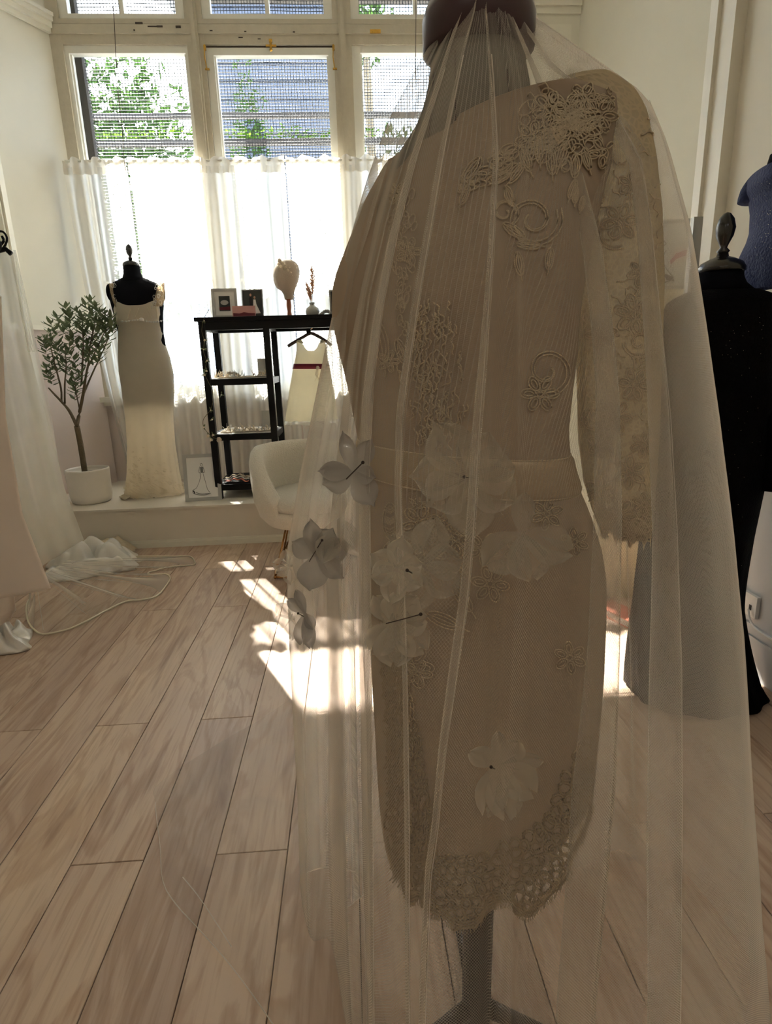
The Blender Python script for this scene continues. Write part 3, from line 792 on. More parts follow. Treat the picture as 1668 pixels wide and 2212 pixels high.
# --- black shelving unit
sh = thing('shelving_unit', (-.35, 4.27, .28), 'black open display unit with shelves and a hanging bay on the platform', 'shelf')
def px_(x0, x1, y0, y1, z0, z1, nm, mat=M['black']):
    b = MB(); b.bbox(x0, x1, y0, y1, z0, z1); return b.build(nm, mat, sh)
ZT = 1.49
for (x, y) in ((-.945, 4.05), (-.945, 4.45), (-.53, 4.05), (-.53, 4.45), (.34, 4.05), (.34, 4.45)):
    px_(x-.021, x+.021, y-.021, y+.021, .28, ZT-.03, 'post')
px_(-.985, .38, 4.01, 4.49, ZT-.02, ZT+.005, 'top_board')
for y in (4.05, 4.45): px_(-.966, .36, y-.018, y+.018, ZT-.075, ZT-.02, 'top_rail')
for x in (-.945, -.53, .34): px_(x-.018, x+.018, 4.05, 4.45, ZT-.075, ZT-.02, 'side_rail')
shz = [1.105, .735, .385]
for k, z in enumerate(shz):
    for y in (4.05, 4.45): px_(-.93, -.545, y-.018, y+.018, z-.045, z-.003, 'shelf_rail')
    for x in (-.945, -.53): px_(x-.016, x+.016, 4.07, 4.43, z-.045, z-.003, 'side_rail')
    px_(-.93, -.545, 4.065, 4.435, z-.012, z, 'shelf_board', M['whitebox'] if k < 2 else M['black'])
px_(.0, .03, 4.05, 4.45, ZT-.11, ZT-.075, 'hanging_rail')
px_(-.53, .34, 4.235, 4.255, ZT-.06, ZT-.04, 'hanging_rail')

def photo_frame(c, wd, ht, tilt, rz, mats, label, border=.02, mat_w=.0, grp=None, depth=.014, art=None):
    """standing frame; c = bottom centre point, leans back by tilt"""
    t = thing('picture_frame', c, label, 'picture frame', grp, rz)
    R = rotx(-tilt); c = np.array(c, float)
    def put(b): b.v = [tuple(R @ (np.array(p)) + c) for p in b.v]; return b
    b = MB()
    b.bbox(-wd/2, wd/2, 0, depth, 0, border); b.bbox(-wd/2, wd/2, 0, depth, ht-border, ht)
    b.bbox(-wd/2, -wd/2+border, 0, depth, border, ht-border); b.bbox(wd/2-border, wd/2, 0, depth, border, ht-border)
    put(b).build('frame_border', mats[0], t)
    iw, ih = wd-2*border, ht-2*border
    b = MB(); b.bbox(-iw/2, iw/2, .006, .010, border, border+ih); put(b).build('mount', mats[1], t)
    if mat_w:
        b = MB(); b.bbox(-iw/2+mat_w, iw/2-mat_w, .004, .006, border+mat_w, border+ih-mat_w); put(b).build('print', mats[2], t)
    b = MB(); b.bbox(-.02, .02, depth, depth+.004, 0.002, ht*.8)
    put(b).build('back_strut', M['hanger'], t)
    if art: art(t, put)
    return t
def strokes(lines, mat, name, r=.0012, y=.0035):
    def f(t, put):
        b = MB()
        for L_ in lines:
            b.tube([(x, y, z) for x, z in (catmull([(a, c) for a, c in L_], 4))], r, 4)
        put(b).build(name, mat, t)
    return f
def blobs(items, y=.0036):
    def f(t, put):
        for nm, mat, poly in items:
            b = MB(); b.slab(poly, y-.0012, y); put(b).build(nm, mat, t)
    return f
def ell(cx, cz, rx, rz_, n=14): return [(cx+rx*math.cos(2*PI*i/n), cz+rz_*math.sin(2*PI*i/n)) for i in range(n)]
tz = ZT+.005
def art1(t, put):
    blobs([('motif', M['frame'], ell(0, .1, .026, .016)), ('motif', M['redphoto'], [(-.036,.052),(.036,.052),(.036,.075),(-.036,.07)])])(t, put)
pa = atY(486, 673, 4.12)
photo_frame((pa[0], 4.12, tz), .165, .19, .14, .05, (M['frame'], M['paper'], M['dkphoto']), 'pale grey frame with a wine and dark print, leftmost on the unit', .017, .03, 'frames on top of the unit', art=art1)
def art2(t, put):
    blobs([('figure', M['ink'], [(-.02,.03),(-.004,.03),(-.004,.13),(-.012,.14),(-.022,.13)]), ('figure', M['skin'], ell(-.012, .15, .007, .009)),
           ('figure', M['paper'], [(.0,.028),(.05,.03),(.024,.09),(.02,.12),(.006,.12),(.004,.09)]), ('figure', M['skin'], ell(.014, .133, .007, .009))])(t, put)
pa = atY(546, 672, 4.16)
photo_frame((pa[0], 4.17, tz), .14, .185, .12, -.05, (M['framesilver'], M['dkphoto'], M['dkphoto']), 'thin silver frame with a dark photo of a bride and groom', .006, 0, 'frames on top of the unit', art=art2)
pa = atY(527, 677, 4.03)
t = thing('photo_print', (pa[0], 4.035, tz), 'small unframed pink landscape print leaning before the two frames', 'photo')
b = MB(); b.v = []; b.bbox(-.075, .075, 0, .002, 0, .068); b.v = [tuple(rotx(-.15) @ np.array(p)+np.array([pa[0], 4.035, tz])) for p in b.v]; b.build('card', M['pinkphoto'], t)
b = MB(); b.slab([(-.07,.004),(.07,.004),(.07,.02),(.03,.022),(0,.028),(-.03,.02),(-.07,.024)], -.0012, 0); b.v = [tuple(rotx(-.15) @ np.array(p)+np.array([pa[0], 4.035, tz])) for p in b.v]; b.build('hills', M['redphoto'], t)
pa = atY(724, 668, 4.15)
photo_frame((pa[0]+.03, 4.17, tz), .13, .17, .12, .1, (M['framesilver'], M['dkphoto'], M['dkphoto']), 'dark grey frame on the unit, half hidden by the veil', .01, 0, 'frames on top of the unit',
            art=blobs([('motif', M['frame'], [(-.03,.03),(.0,.03),(-.004,.14),(-.02,.14)])]))

# linen wig head
pa = atY(625, 672, 4.25); hx = pa[0]
t = thing('wig_mannequin', (hx, 4.25, tz), 'linen display head on a wooden stem wearing a white hairpiece', 'mannequin head')
b = MB(); b.lathe((hx, 4.25, tz), [(.085,0),(.087,.006),(.08,.012),(.02,.016)], 30); b.build('base', M['black'], t, smooth=True)
b = MB(); b.lathe((hx, 4.25, tz+.012), [(.014,0),(.016,.01),(.012,.03),(.016,.055),(.017,.07),(.014,.1),(.019,.115)], 16); b.build('stem', M['terracotta'], t, smooth=True)
rows = []
for (z, xl, xr, ys) in ((.120,-.026,.034,.028),(.150,-.03,.038,.034),(.175,-.044,.046,.045),(.195,-.075,.055,.06),(.215,-.085,.066,.07),(.245,-.092,.078,.082),(.275,-.094,.086,.088),(.305,-.088,.088,.088),(.335,-.074,.082,.08),(.358,-.05,.064,.062),(.372,-.02,.035,.032),(.375,-.002,.008,.006)):
    rows.append([(hx+(xl+xr)/2+(xr-xl)/2*math.cos(a), 4.25+ys*math.sin(a), tz+z) for a in np.linspace(0, 2*PI, 25)[:-1]])
b = MB(); b.grid(rows, closed=True); b.build('head', M['canvas'], t, smooth=True)
hp = MB()
rnd = random.Random(2)
for i in range(16):
    k = i/15; c = np.array([hx-.045+.07*k, 4.25-.088+.03*abs(k-.4), tz+.355-.075*k+.01*math.sin(i*2)])
    hp.ball(c+np.array([rnd.uniform(-.01,.01), -.004, rnd.uniform(-.008,.008)]), rnd.uniform(.007,.013), (1.3,.5,.8), 8, 5, roty(rnd.uniform(0,3)))
    hp.tube([c, c+np.array([rnd.uniform(-.03,.03), -.01, rnd.uniform(-.02,.03)])], .0015, 4)
tag(hp.build('bridal_hairpiece', M['rose'], smooth=True), 'white flower hairpiece pinned to the linen display head', 'hairpiece')

# bud vase with dried grass
pa = atY(675, 670, 4.15); vx = pa[0]
t = thing('bud_vase', (vx, 4.15, tz), 'small round grey-white bud vase on the shelving unit', 'vase')
b = MB(); b.lathe((vx, 4.15, tz), [(.03,0),(.043,.012),(.047,.03),(.04,.05),(.02,.064),(.015,.072),(.019,.086),(.014,.086),(.011,.07)], 28); b.build('body', M['frame'], t, smooth=True)
t = thing('dried_grass_sprig', (vx, 4.15, tz+.08), 'tan dried pampas sprigs standing in the bud vase', 'dried flowers')
for (dx, hgt, sc_) in ((.012, .22, 1), (-.028, .13, .7), (-.012, .1, .5)):
    b = MB(); b.tube([(vx, 4.15, tz+.06), (vx+dx*.6, 4.15, tz+.06+hgt*.5), (vx+dx, 4.15, tz+.06+hgt)], .0014, 5); st = b.build('stem', M['stem'], t)
    b = MB(); rnd = random.Random(int(hgt*100))
    for i in range(int(110*sc_)):
        k = rnd.uniform(.35, 1.08); c = np.array([vx+dx*k, 4.15, tz+.06+hgt*k]); w_ = .018*sc_*math.sin(min(1, (k-.3)/.75)*PI)**.6+.003
        an = rnd.uniform(0, 6.28); q = c+np.array([w_*math.cos(an), w_*math.sin(an), .02])
        b.tube([c, q], [.0032, .0012], 3)
    b.build('plume', M['pampas'], st, kind='stuff')
# small silver clip near the vase
pa = atY(703, 668, 4.1)
b = MB()
for i in range(7):
    a = -.3+i*.35; b.ball((pa[0]+.0+.012*i-.03, 4.1, tz+.014+.012*math.sin(a*2)), .012, (1.2,.5,.8), 8, 5, roty(a))
tag(b.build('hair_clip', M['frame'], smooth=True), 'silvery hair clip lying beside the bud vase', 'hair accessory')

# --- headpieces and fabric on the shelves
def rosette(b, c, r, rnd, n=9):
    for k in range(n):
        a = 2.4*k; rr = r*(.25+.75*k/n)
        R = rotz(a) @ roty(.5+.7*k/n)
        b.ball(np.array(c)+R @ np.array([rr*.5, 0, 0]), r*.5, (1, .75, .22), 8, 4, R)
items = [
 (-.87, 1.105, 'white feather headpiece at the left end of the upper shelf', 5, .024), (-.77, 1.105, 'cream flower comb in the middle of the upper shelf', 6, .022),
 (-.60, 1.105, 'round pale flower cluster at the right end of the upper shelf', 6, .020),
 (-.83, .735, 'cream blossom comb at the left of the second shelf', 5, .022), (-.72, .735, 'beige blossom hair vine in the middle of the second shelf', 6, .02), (-.61, .735, 'small cream petal clips at the right of the second shelf', 6, .018),
 (-.83, .385, 'white rose corsage on the lowest shelf beside the chair', 4, .03)]
for i, (x, z, lab, n, rr) in enumerate(items):
    t = thing('flower_headpiece', (x, 4.17, z), lab, 'hair accessory', 'headpieces on the shelves'); rnd = random.Random(i)
    if i == 6: x = -.72
    for q in range(n):
        b = MB(); rosette(b, (x+rnd.uniform(-.045,.045), 4.14+rnd.uniform(-.05,.06), z+.012+rnd.uniform(0,.03)), rr*rnd.uniform(.7,1.1), rnd); b.build('blossom', M['rose'], t, smooth=True)
    b = MB()
    for q in range(14):
        c = np.array([x+rnd.uniform(-.05,.05), 4.14+rnd.uniform(-.05,.05), z+.008])
        b.tube([c, c+(rnd.uniform(-.03,.03), rnd.uniform(-.03,.03), rnd.uniform(.02,.055))], [.003, .0008], 4)
    b.build('spray', M['frame'] if i % 2 else M['rose'], t, kind='stuff')
for z, lab in ((1.105, 'small grey card standing at the back of the upper shelf'), (.735, 'small beige card standing at the back of the second shelf')):
    t = thing('display_card', (-.615, 4.36, z), lab, 'card'); b = MB(); b.box((-.615, 4.36, z+.062), (.075, .004, .124), rotx(-.1)); b.build('card', M['frame'], t)
    b = MB(); b.box((-.615, 4.385, z+.045), (.03, .004, .09), rotx(.3)); b.build('strut', M['frame'], t)
for z, lab in ((1.105, 'white lace runner lying on the upper shelf'), (.735, 'cream lace runner lying on the second shelf')):
    rows = [[(x, 4.09+.22*v+.01*math.sin(x*60), z+.004+.004*abs(math.sin(x*35+v*5))) for v in np.linspace(0, 1, 8)] for x in np.linspace(-.91, -.56, 30)]
    b = MB(); b.grid(rows); tag(b.build('lace_runner', M['rose'], smooth=True, solid=.003), lab, 'cloth', 'runners on the shelves')
t = thing('folded_ribbons', (-.84, 4.14, .385), 'pink and white ribbons folded over the lowest shelf edge', 'ribbon')
for k, (mt, dy) in enumerate(((M['salmon'], 0), (M['whitesatin'], .03), (M['rose'], .06))):
    rows = [[(-.91+.17*u, 4.06+dy+.03*v, .389+.022*math.sin(u*PI)+.010*k+.006*math.sin(u*20+k)) for v in (0, 1)] for u in np.linspace(0, 1, 16)]
    b = MB(); b.grid(rows); b.build('ribbon', mt, t, smooth=True, solid=.003)

# --- blossom garland down the left post
t = thing('blossom_garland', (-1.0, 4.03, 1.49), 'trailing blossom garland hanging down the left post of the shelving unit', 'garland')
gp = [(452,668),(440,690),(436,715),(441,735),(440,760),(446,780),(442,805),(450,825),(458,842),(460,865),(455,885),(440,905),(440,922),(452,938),(466,948)]
L_ = catmull([atY(a, c, 4.0) for a, c in gp], 4)
b = MB(); b.tube(L_, .0018, 5); b.build('vine', M['stem'], t)
rnd = random.Random(5)
for i, (a, c, rr) in enumerate(((441,692,.009),(442,733,.014),(440,754,.009),(447,778,.012),(446,800,.014),(441,808,.018),(455,885,.009),(440,922,.010),(458,905,.012),(449,940,.020),(456,948,.022),(473,946,.034),(478,852,.010),(460,938,.016))):
    b = MB(); rosette(b, atY(a, c, 3.99), rr, rnd, 8); b.build('blossom', M['rose'], t, smooth=True)
    b = MB(); p = atY(a, c, 4.0)
    for q in range(3):
        an = rnd.uniform(0, 6.28); d = np.array([math.cos(an), -.2, math.sin(an)])*.022; s_ = np.array([-math.sin(an), 0, math.cos(an)])*.005
        b.add([p, p+d*.5+s_, p+d, p+d*.5-s_], [(0,1,2,3)])
    b.build('leaf', M['leaf'], t)

# --- girl's dress on hanger in the bay
t = thing('coat_hanger', (-.25, 4.2, 1.34), 'dark wooden hanger holding the small cream dress', 'hanger')
A = lambda px, py, Y=4.2: atY(px, py, Y)
b = MB(); b.tube(catmull([A(622,748),A(638,738),A(655,728),A(672,720),A(690,728),A(706,738),A(716,746)], 3), [.011]*19, 8); b.build('shoulder_bar', M['hanger'], t, smooth=True)
hk = [A(672,718)+(0,0,0), A(671,708), A(674,702), A(672,696)]
b = MB(); hc = A(670,704)
b.tube([hc+np.array([.0, 0, -.04]), hc+np.array([.0, 0, -.02])]+[hc+np.array([.02*math.sin(a), 0, .0-.02*math.cos(a)]) for a in np.linspace(.2, 4.4, 12)], .003, 6); b.build('hook', M['gold'], t, smooth=True)
t = thing('rail_hook', (hc[0]-.01, 4.2, hc[2]+.02), 'small black hook fixed under the top of the unit', 'hook')
b = MB(); b.box((hc[0]-.012, 4.2, ZT-.09), (.03, .02, .03)); b.tube([(hc[0]-.005, 4.2, ZT-.1), (hc[0]-.0, 4.2, hc[2]+.022), (hc[0]+.012, 4.2, hc[2]+.016)], .005, 6); b.build('hook_body', M['black'], t)
t = thing('girls_dress', (-.27, 4.2, .8), 'small sleeveless cream dress with a burgundy sash on the hanger', 'dress')
tab = [(737,640,702),(745,641,705),(760,640,706),(775,638,708),(790,634,712),(830,627,718),(870,622,724),(908,617,728)]
zb, zt_ = atY(670,908,4.2)[2], atY(670,738,4.2)[2]
rows = body_rows(tab, 4.2, np.linspace(zb, zt_-.0, 26), dr=.42, n=64, fold=9, amp=lambda z: .10*max(0, min(1, (1.17-z)/.3)))
gcx = A(672, 745)[0]
rows = [[(p[0], p[1], p[2]-.062*max(0, (i-17)/8)*math.exp(-((p[0]-gcx)/.052)**4)) for p in r_] for i, r_ in enumerate(rows)]
b = MB(); b.grid(rows, closed=True); b.build('skirt_and_bodice', M['girl'], t, smooth=True)
gd = BVHTree.FromPolygons([Vector(v) for v in b.v], b.f)
b = MB()     # shoulders: front yoke with round neck
for s_ in (-1, 1):
    x_o = A(641 if s_ < 0 else 704, 738); x_i = A(655 if s_ < 0 else 692, 738); tp = A(648 if s_ < 0 else 696, 735)
    b.grid([[x_o+(0,-.03,0), x_i+(0,-.045,-.015)], [tp+(-.012,-.01,.0), tp+(.012,-.01,0)], [x_o+(0,.03,0), x_i+(0,.045,-.01)]])
b.build('shoulder', M['girl'], t, smooth=True, solid=.003)
rows = [[], []]
for px in np.linspace(633, 713, 30):
    for k, py in ((0, 786), (1, 797)):
        h_ = hit(gd, px, py, .003)
        if h_: rows[k].append(h_[0])
n_ = min(len(rows[0]), len(rows[1])); b = MB(); b.grid([rows[0][:n_], rows[1][:n_]]); b.build('sash', M['burgundy'], t, smooth=True, solid=.003)
b = MB(); rnd = random.Random(3); h_ = hit(gd, 686, 792, .012); rosette(b, h_[0], .026, rnd, 9); b.build('sash_flower', M['rose'], t, smooth=True)
b = MB()
for k in range(4):
    p = h_[0]; b.tube([p, p+(rnd.uniform(-.02,.02), -.004, -.05), p+(rnd.uniform(-.03,.03), -.004, -.1)], .0018, 4)
b.build('ribbon_tail', M['rose'], t)
rows = [[(p[0]+(p[0]-rows_c)*.04, p[1], zb-.012*k-.006*math.sin(j*.8)) for j, p in enumerate(body_rows(tab, 4.2, [zb], dr=.42, n=64, fold=9, amp=lambda z: .1)[0])] for k in (0, 1, 2) for rows_c in (A(672,905)[0],)]
b = MB(); b.grid(rows, closed=True); b.build('net_underskirt', M['tulle'], t, smooth=True)
# white carrier bag / box behind chair on the platform
t = thing('gift_bag', (-.14, 4.2, .28), 'plain white paper bag standing under the small cream dress', 'bag')
b = MB(); b.bbox(-.27, -.02, 4.12, 4.26, .281, .60); b.build('bag_body', M['paper'], t)
b = MB(); b.tube([(-.2, 4.13, .6), (-.19, 4.13, .66), (-.11, 4.13, .66), (-.1, 4.13, .6)], .003, 6); b.build('handle', M['ribbon'], t)

# --- framed gown sketch on the platform
pb = atZ(436, 1086, .28)
gl = [[(.0,.262),(.008,.25),(0,.24),(-.008,.25),(0,.262)], [(-.012,.238),(-.02,.2),(-.008,.19),(-.016,.15),(-.028,.12),(-.045,.09),(-.07,.075),(-.066,.055),(-.03,.042),(.02,.04),(.05,.05)], [(.01,.238),(.018,.2),(.008,.19),(.02,.13),(.03,.08),(.045,.055)], [(-.006,.22),(.004,.2),(-.004,.2),(.008,.22)], [(-.05,.06),(-.01,.047),(.04,.05)]]
def art3(t, put):
    strokes(gl, M['ink'], 'gown_drawing', .0013)(t, put)
    blobs([('bodice_hatching', M['inkgrey'], [(-.01,.235),(.01,.235),(.008,.195),(-.008,.195)]), ('train_shading', M['ink'], [(-.07,.075),(-.062,.055),(-.055,.052),(-.06,.072)])])(t, put)
photo_frame((pb[0], 4.0, .281), .25, .325, .2, .06, (M['frame'], M['paper'], M['paper']), 'pale grey frame with an ink sketch of a gown leaning on the platform', .024, .03, art=art3)

# ================================================================== CHAIR
cx, cy = -.27, 3.36
t = thing('tub_chair', (cx, cy, 0), 'cream boucle tub chair with thin gold legs before the platform', 'chair')
rows = []
A0 = math.radians(0); A1 = math.radians(238)     # shell sweep, opening faces the right and the viewer
na = 40
prof_z = [(.28,.20),(.31,.26),(.36,.295),(.42,.315),(.55,.325),(.66,.325),(.705,.315),(.73,.295),(.735,.272),(.72,.25),(.68,.24),(.55,.238),(.46,.236),(.44,.20)]
b = MB()
for i in range(na+1):
    a = A0+(A1-A0)*i/na
    e = min(1, min(i, na-i)/7); e = math.sin(e*PI/2)
    rows.append([(cx+r_*math.cos(a), cy+r_*math.sin(a), (.40+(z-.40)*(.25+.75*e) if z > .40 else z)) for z, r_ in prof_z])
b.grid(rows)
b.add(rows[0], [tuple(range(len(rows[0])))]); b.add(rows[-1], [tuple(range(len(rows[-1])))[::-1]])
shell = [((z), r_) for (z, r_) in ()]
# (profile above is (height, radius))
b.v = []; b.f = []; b.uv = []; rows = []
for i in range(na+1):
    a = A0+(A1-A0)*i/na
    e = math.sin(min(1, min(i, na-i)/11)*PI/2)
    rows.append([(cx+r_*math.cos(a), cy+r_*math.sin(a), (.42+(z-.42)*(.12+.88*e) if z > .42 else z)) for z, r_ in prof_z])
b.grid(rows); b.add(rows[0], [tuple(range(len(rows[0])))]); b.add(rows[-1], [tuple(range(len(rows[-1])))[::-1]])
b.build('backrest', M['boucle'], t, smooth=True)
b = MB(); b.lathe((cx, cy, 0), [(.02,.25),(.17,.262),(.25,.29),(.292,.34),(.30,.375),(.29,.39)], 40); b.build('seat_shell', M['boucle'], t, smooth=True)
b = MB(); b.lathe((cx+.02, cy-.02, 0), [(.05,.375),(.25,.38),(.282,.40),(.285,.435),(.26,.465),(.17,.482),(.01,.488)], 40); b.build('seat_cushion', M['boucle'], t, smooth=True)
for sx, sy in ((-1,-1),(1,-1),(-1,1),(1,1)):
    p0 = np.array([cx+sx*.13, cy+sy*.12, .275]); p1 = np.array([cx+sx*.2, cy+sy*.22, .012])
    b = MB(); b.tube([p0, p1], .0055, 8); b.tube([p0+(sx*-.06, sy*-.02, 0), p1+(0, sy*-.02, 0)], .0045, 8); b.ball(p1+(0,0,0), .0095); b.build('leg', M['gold'], t, smooth=True)
b = MB(); b.tube([(cx-.2, cy-.22, .012), (cx, cy-.25, .012), (cx+.2, cy-.22, .012), (cx+.22, cy, .012), (cx+.2, cy+.22, .012), (cx, cy+.24, .012), (cx-.2, cy+.22, .012), (cx-.22, cy, .012)], .007, 8, closed=True); b.build('base_ring', M['gold'], t, smooth=True)
# salmon object on the floor seen between the layers
p = atZ(1338, 1325, .02)
t = thing('swatch_book', (p[0], p[1], 0), 'salmon pink swatch book lying on the floor in the sunlight', 'book')
b = MB(); b.v = []; b.box((p[0], p[1], .018), (.1, .2, .034), rotz(.35)); b.build('pages', M['paper'], t)
b = MB(); b.box((p[0], p[1], .037), (.108, .208, .004), rotz(.35)); b.box((p[0], p[1], .003), (.108, .208, .004), rotz(.35)); b.build('cover', M['salmon'], t)

# ================================================================== LEFT RACK
t = thing('rack_hanger', (-1.24, 2.33, 1.62), 'black hanger hooked high at the left edge holding the ivory veil', 'hanger')
A = lambda px, py, Y=2.33: atY(px, py, Y)
b = MB(); b.tube([A(-60,552),A(-20,545),A(12,538),A(24,548)], .009, 8); b.build('shoulder_bar', M['black'], t, smooth=True)
b = MB()
b.tube(catmull([A(4,540),A(12,528),A(15,514),A(8,502),A(-2,500),A(-8,508)], 4), .004, 6); b.tube(catmull([A(0,530),A(8,520),A(4,510)], 4), .005, 6); b.build('hook', M['black'], t, smooth=True)
b = MB(); b.ball(A(-10,528,2.3), .022, (1,.5,1.1)); b.build('clip', M['black'], t, smooth=True)
b = MB(); b.tube([(-1.75, 2.33, 1.66), (-1.262, 2.33, 1.66)], .009, 10); rk = b.build('rack_rail', M['black'])
tag(rk, 'black rack rail end carrying the hanger at the left edge', 'clothes rail')
def hang_surface(cols, top, bot, nrow, amp, nf, seed):
    pass
def sheet(left, right, Yl, Yr, n=60, rows_=50, amp=.012, nf=8, seed=0, depth=.0, zfloor=None):
    """hanging cloth between two pixel outlines; both given top to bottom"""
    Lw = np.array([atY(a, c, Yl(i/(len(left)-1)) if callable(Yl) else Yl) for i, (a, c) in enumerate(left)])
    Rw = np.array([atY(a, c, Yr(i/(len(right)-1)) if callable(Yr) else Yr) for i, (a, c) in enumerate(right)])
    def samp(W, t_):
        k = t_*(len(W)-1); i0 = min(int(k), len(W)-2); return W[i0]*(1-(k-i0))+W[i0+1]*(k-i0)
    rows = []
    for i in range(rows_+1):
        v = i/rows_; a, c = samp(Lw, v), samp(Rw, v); row = []
        for j in range(n+1):
            u = j/n; p = a*(1-u)+c*u
            w_ = amp*(.35+.65*v)*(math.sin(u*nf*2*PI+seed+1.5*nz(u*3, v*.6, seed))+.5*math.sin(u*nf*3.7*PI+seed*2))
            p = p+np.array([w_*.3, -w_-depth*math.sin(u*PI), 0])
            if zfloor is not None: p[2] = max(p[2], zfloor)
            row.append(tuple(p))
        rows.append(row)
    return rows
# blush satin gown
t = thing('blush_satin_gown', (-1.42, 2.2, .3), 'blush satin gown hanging at the left edge with a flared skirt', 'dress')
rows = sheet([(-150,560),(-170,900),(-190,1120),(-230,1285)], [(2,640),(12,900),(48,1110),(110,1272)], 2.22, 2.12, amp=.009, nf=1.6, seed=2, depth=.13)
b = MB(); b.grid(rows); b.build('skirt', M['blush'], t, smooth=True, solid=.003)
rows = sheet([(-150,1240),(-150,1330),(-140,1390)], [(30,1280),(32,1320),(18,1345)], 2.25, 2.3, amp=.02, nf=4, seed=5, depth=.08)
b = MB(); b.grid(rows); b.build('underskirt', M['blush'], t, smooth=True, solid=.003)
# ivory veil hanging over and its train on the floor
t = thing('ivory_tulle_veil', (-1.3, 2.4, .01), 'ivory tulle veil hanging at the left edge with a ribbon-edged train on the floor', 'veil')
for k in range(3):
    rows = sheet([(-80,545),(-80,900),(-60,1100),(-30,1300-k*10)], [(22+6*k,545),(50+10*k,700),(100+6*k,900),(142-3*k,1060),(182-14*k,1165)], 2.42+.04*k, lambda v, k=k: 2.45+.05*k+.75*v*v, amp=.008, nf=3.3, seed=k*2.1, zfloor=.012)
    b = MB(); b.grid(rows); b.build('tulle_layer', M['tulle'], t, smooth=True)
b = MB(); rows = sheet([(28,540),(40,640),(60,760)], [(34,540),(56,640),(80,760)], 2.4, 2.42, amp=.004, nf=2); b.grid(rows); b.build('shoulder_ribbon', M['tulle'], t, smooth=True)
edge = [(66,1290),(58,1310),(60,1340),(75,1362),(95,1372),(140,1362),(190,1342),(235,1318),(270,1300),(305,1298),(335,1290),(358,1268),(368,1250),(355,1240),(325,1243),(322,1238),(345,1230),(380,1225),(418,1221),(420,1212),(408,1203),(370,1202),(320,1203),(270,1204)]
Ew = [atZ(a, c, .008) for a, c in edge]; Ec = catmull(Ew, 4)
b = MB(); b.tube([p+(0, 0, .006*abs(math.sin(i*.3))) for i, p in enumerate(Ec)], .0045, 6); b.build('ribbon_edge', M['ribbon'], t, smooth=True)
src = atZ(150, 1210, .10); src2 = atZ(60, 1265, .16)
rows = []
for i in range(26):
    v = i/25; row = []
    for j, p in enumerate(Ec):
        u = j/(len(Ec)-1); s0 = src2*(1-u)+src*u
        q = s0*(1-v)+p*v
        q = q+np.array([0, 0, 0]); q[2] = max(.006, (1-v)**2*s0[2]+.028*abs(math.sin(u*26+2*v))*math.sin(v*PI)+.006)
        row.append(tuple(q))
    rows.append(row)
b = MB(); b.grid(rows); b.build('train', M['tulletrain'], t, smooth=True)
b = MB()
for k in range(9):
    u = .08+k*.1; j = int(u*(len(Ec)-1)); L_ = [np.array(rows[i][j])+(0, 0, .006) for i in range(2, 24, 2)]; b.tube(L_, .0011, 4)
b.build('fold_line', M['tulle'], t, kind='stuff')
def crumple(name, c, rx, ry, h, mat, label, cat, seed, rot=0, n=44):
    rows = []
    for i in range(n+1):
        row = []
        for j in range(n+1):
            u, v = i/n*2-1, j/n*2-1; rr = max(abs(u), abs(v))
            e = max(0, 1-rr**2.2)
            x, y = u*rx*(1+.18*nz(u*2, v*2, seed)), v*ry*(1+.2*nz(u*2, v*2, seed+5))
            z = e*h*(.35+.8*abs(nz(u*2.2+seed, v*2.2, seed))+.9*abs(math.sin(3.2*(u*1.2+v*.8)+3*nz(u*1.7, v*1.7, seed+2))))+.004
            p = rotz(rot) @ np.array([x, y, 0]); row.append((c[0]+p[0], c[1]+p[1], c[2]+z))
        rows.append(row)
    b = MB(); b.grid(rows)
    return tag(b.build(name, mat, smooth=True, solid=.003), label, cat)
p = atZ(205, 1215, .02); crumple('satin_bundle', (p[0], p[1]-.06, 0), .26, .17, .12, M['whitesatin'], 'crumpled white satin bundle on the floor beside the tulle veil', 'fabric', 3.3, .3)
p = atZ(240, 1182, .02); crumple('satin_stole', (p[0], p[1]-.02, 0), .17, .07, .07, M['ivory'], 'narrow ivory satin end lying against the platform front', 'fabric', 8.1, .1)
p = atZ(-10, 1390, .02); crumple('satin_petticoat', (p[0]-.02, p[1], 0), .15, .12, .09, M['whitesatin'], 'white satin petticoat hem on the floor at the left edge', 'fabric', 5.2, .4)

# ================================================================== RIGHT SIDE
# black gown on black form
FY = 1.88
q = atY(1556, 600, FY); fx = float(q[0])
t = thing('black_dress_form', (fx+.02, FY, 0), 'black dress form with oval finial, at the right edge', 'mannequin')
tab = [(598,1512,1606),(612,1510,1612),(630,1506,1635),(645,1485,1668),(655,1456,1680),(700,1450,1682),(800,1462,1674),(860,1470,1672),(900,1465,1668),(1000,1430,1665)]
rows = body_rows(tab, FY, np.linspace(.9, atY(1556,600,FY)[2], 34), dr=.52)
b = MB(); b.grid(rows, closed=True); b.add(rows[-1], [tuple(range(48))]); b.build('torso', M['blackcloth'], t, smooth=True)
zt_ = atY(1556,600,FY)[2]
b = MB(); b.lathe((fx, FY, zt_-.015), [(.085,-.02),(.074,0),(.068,.02),(.067,.035)], 28, 1, .85); b.build('neck', M['blackcloth'], t, smooth=True)
dress_form_neck(t, (fx, FY), zt_+.018, M['blackcloth'], M['blackwood'], 1.28)
b = MB(); b.tube([(fx+.02, FY, .03), (fx+.02, FY, .95)], .014, 10); b.build('pole', M['blackwood'], t)
b = MB(); b.lathe((fx+.02, FY, 0), [(.17,0),(.17,.012),(.05,.03),(.02,.04)], 28); b.build('base', M['blackwood'], t, smooth=True)
t = thing('black_gown', (fx+.02, FY, 0), 'long black sequinned gown with sleeves on the form by the right wall', 'dress')
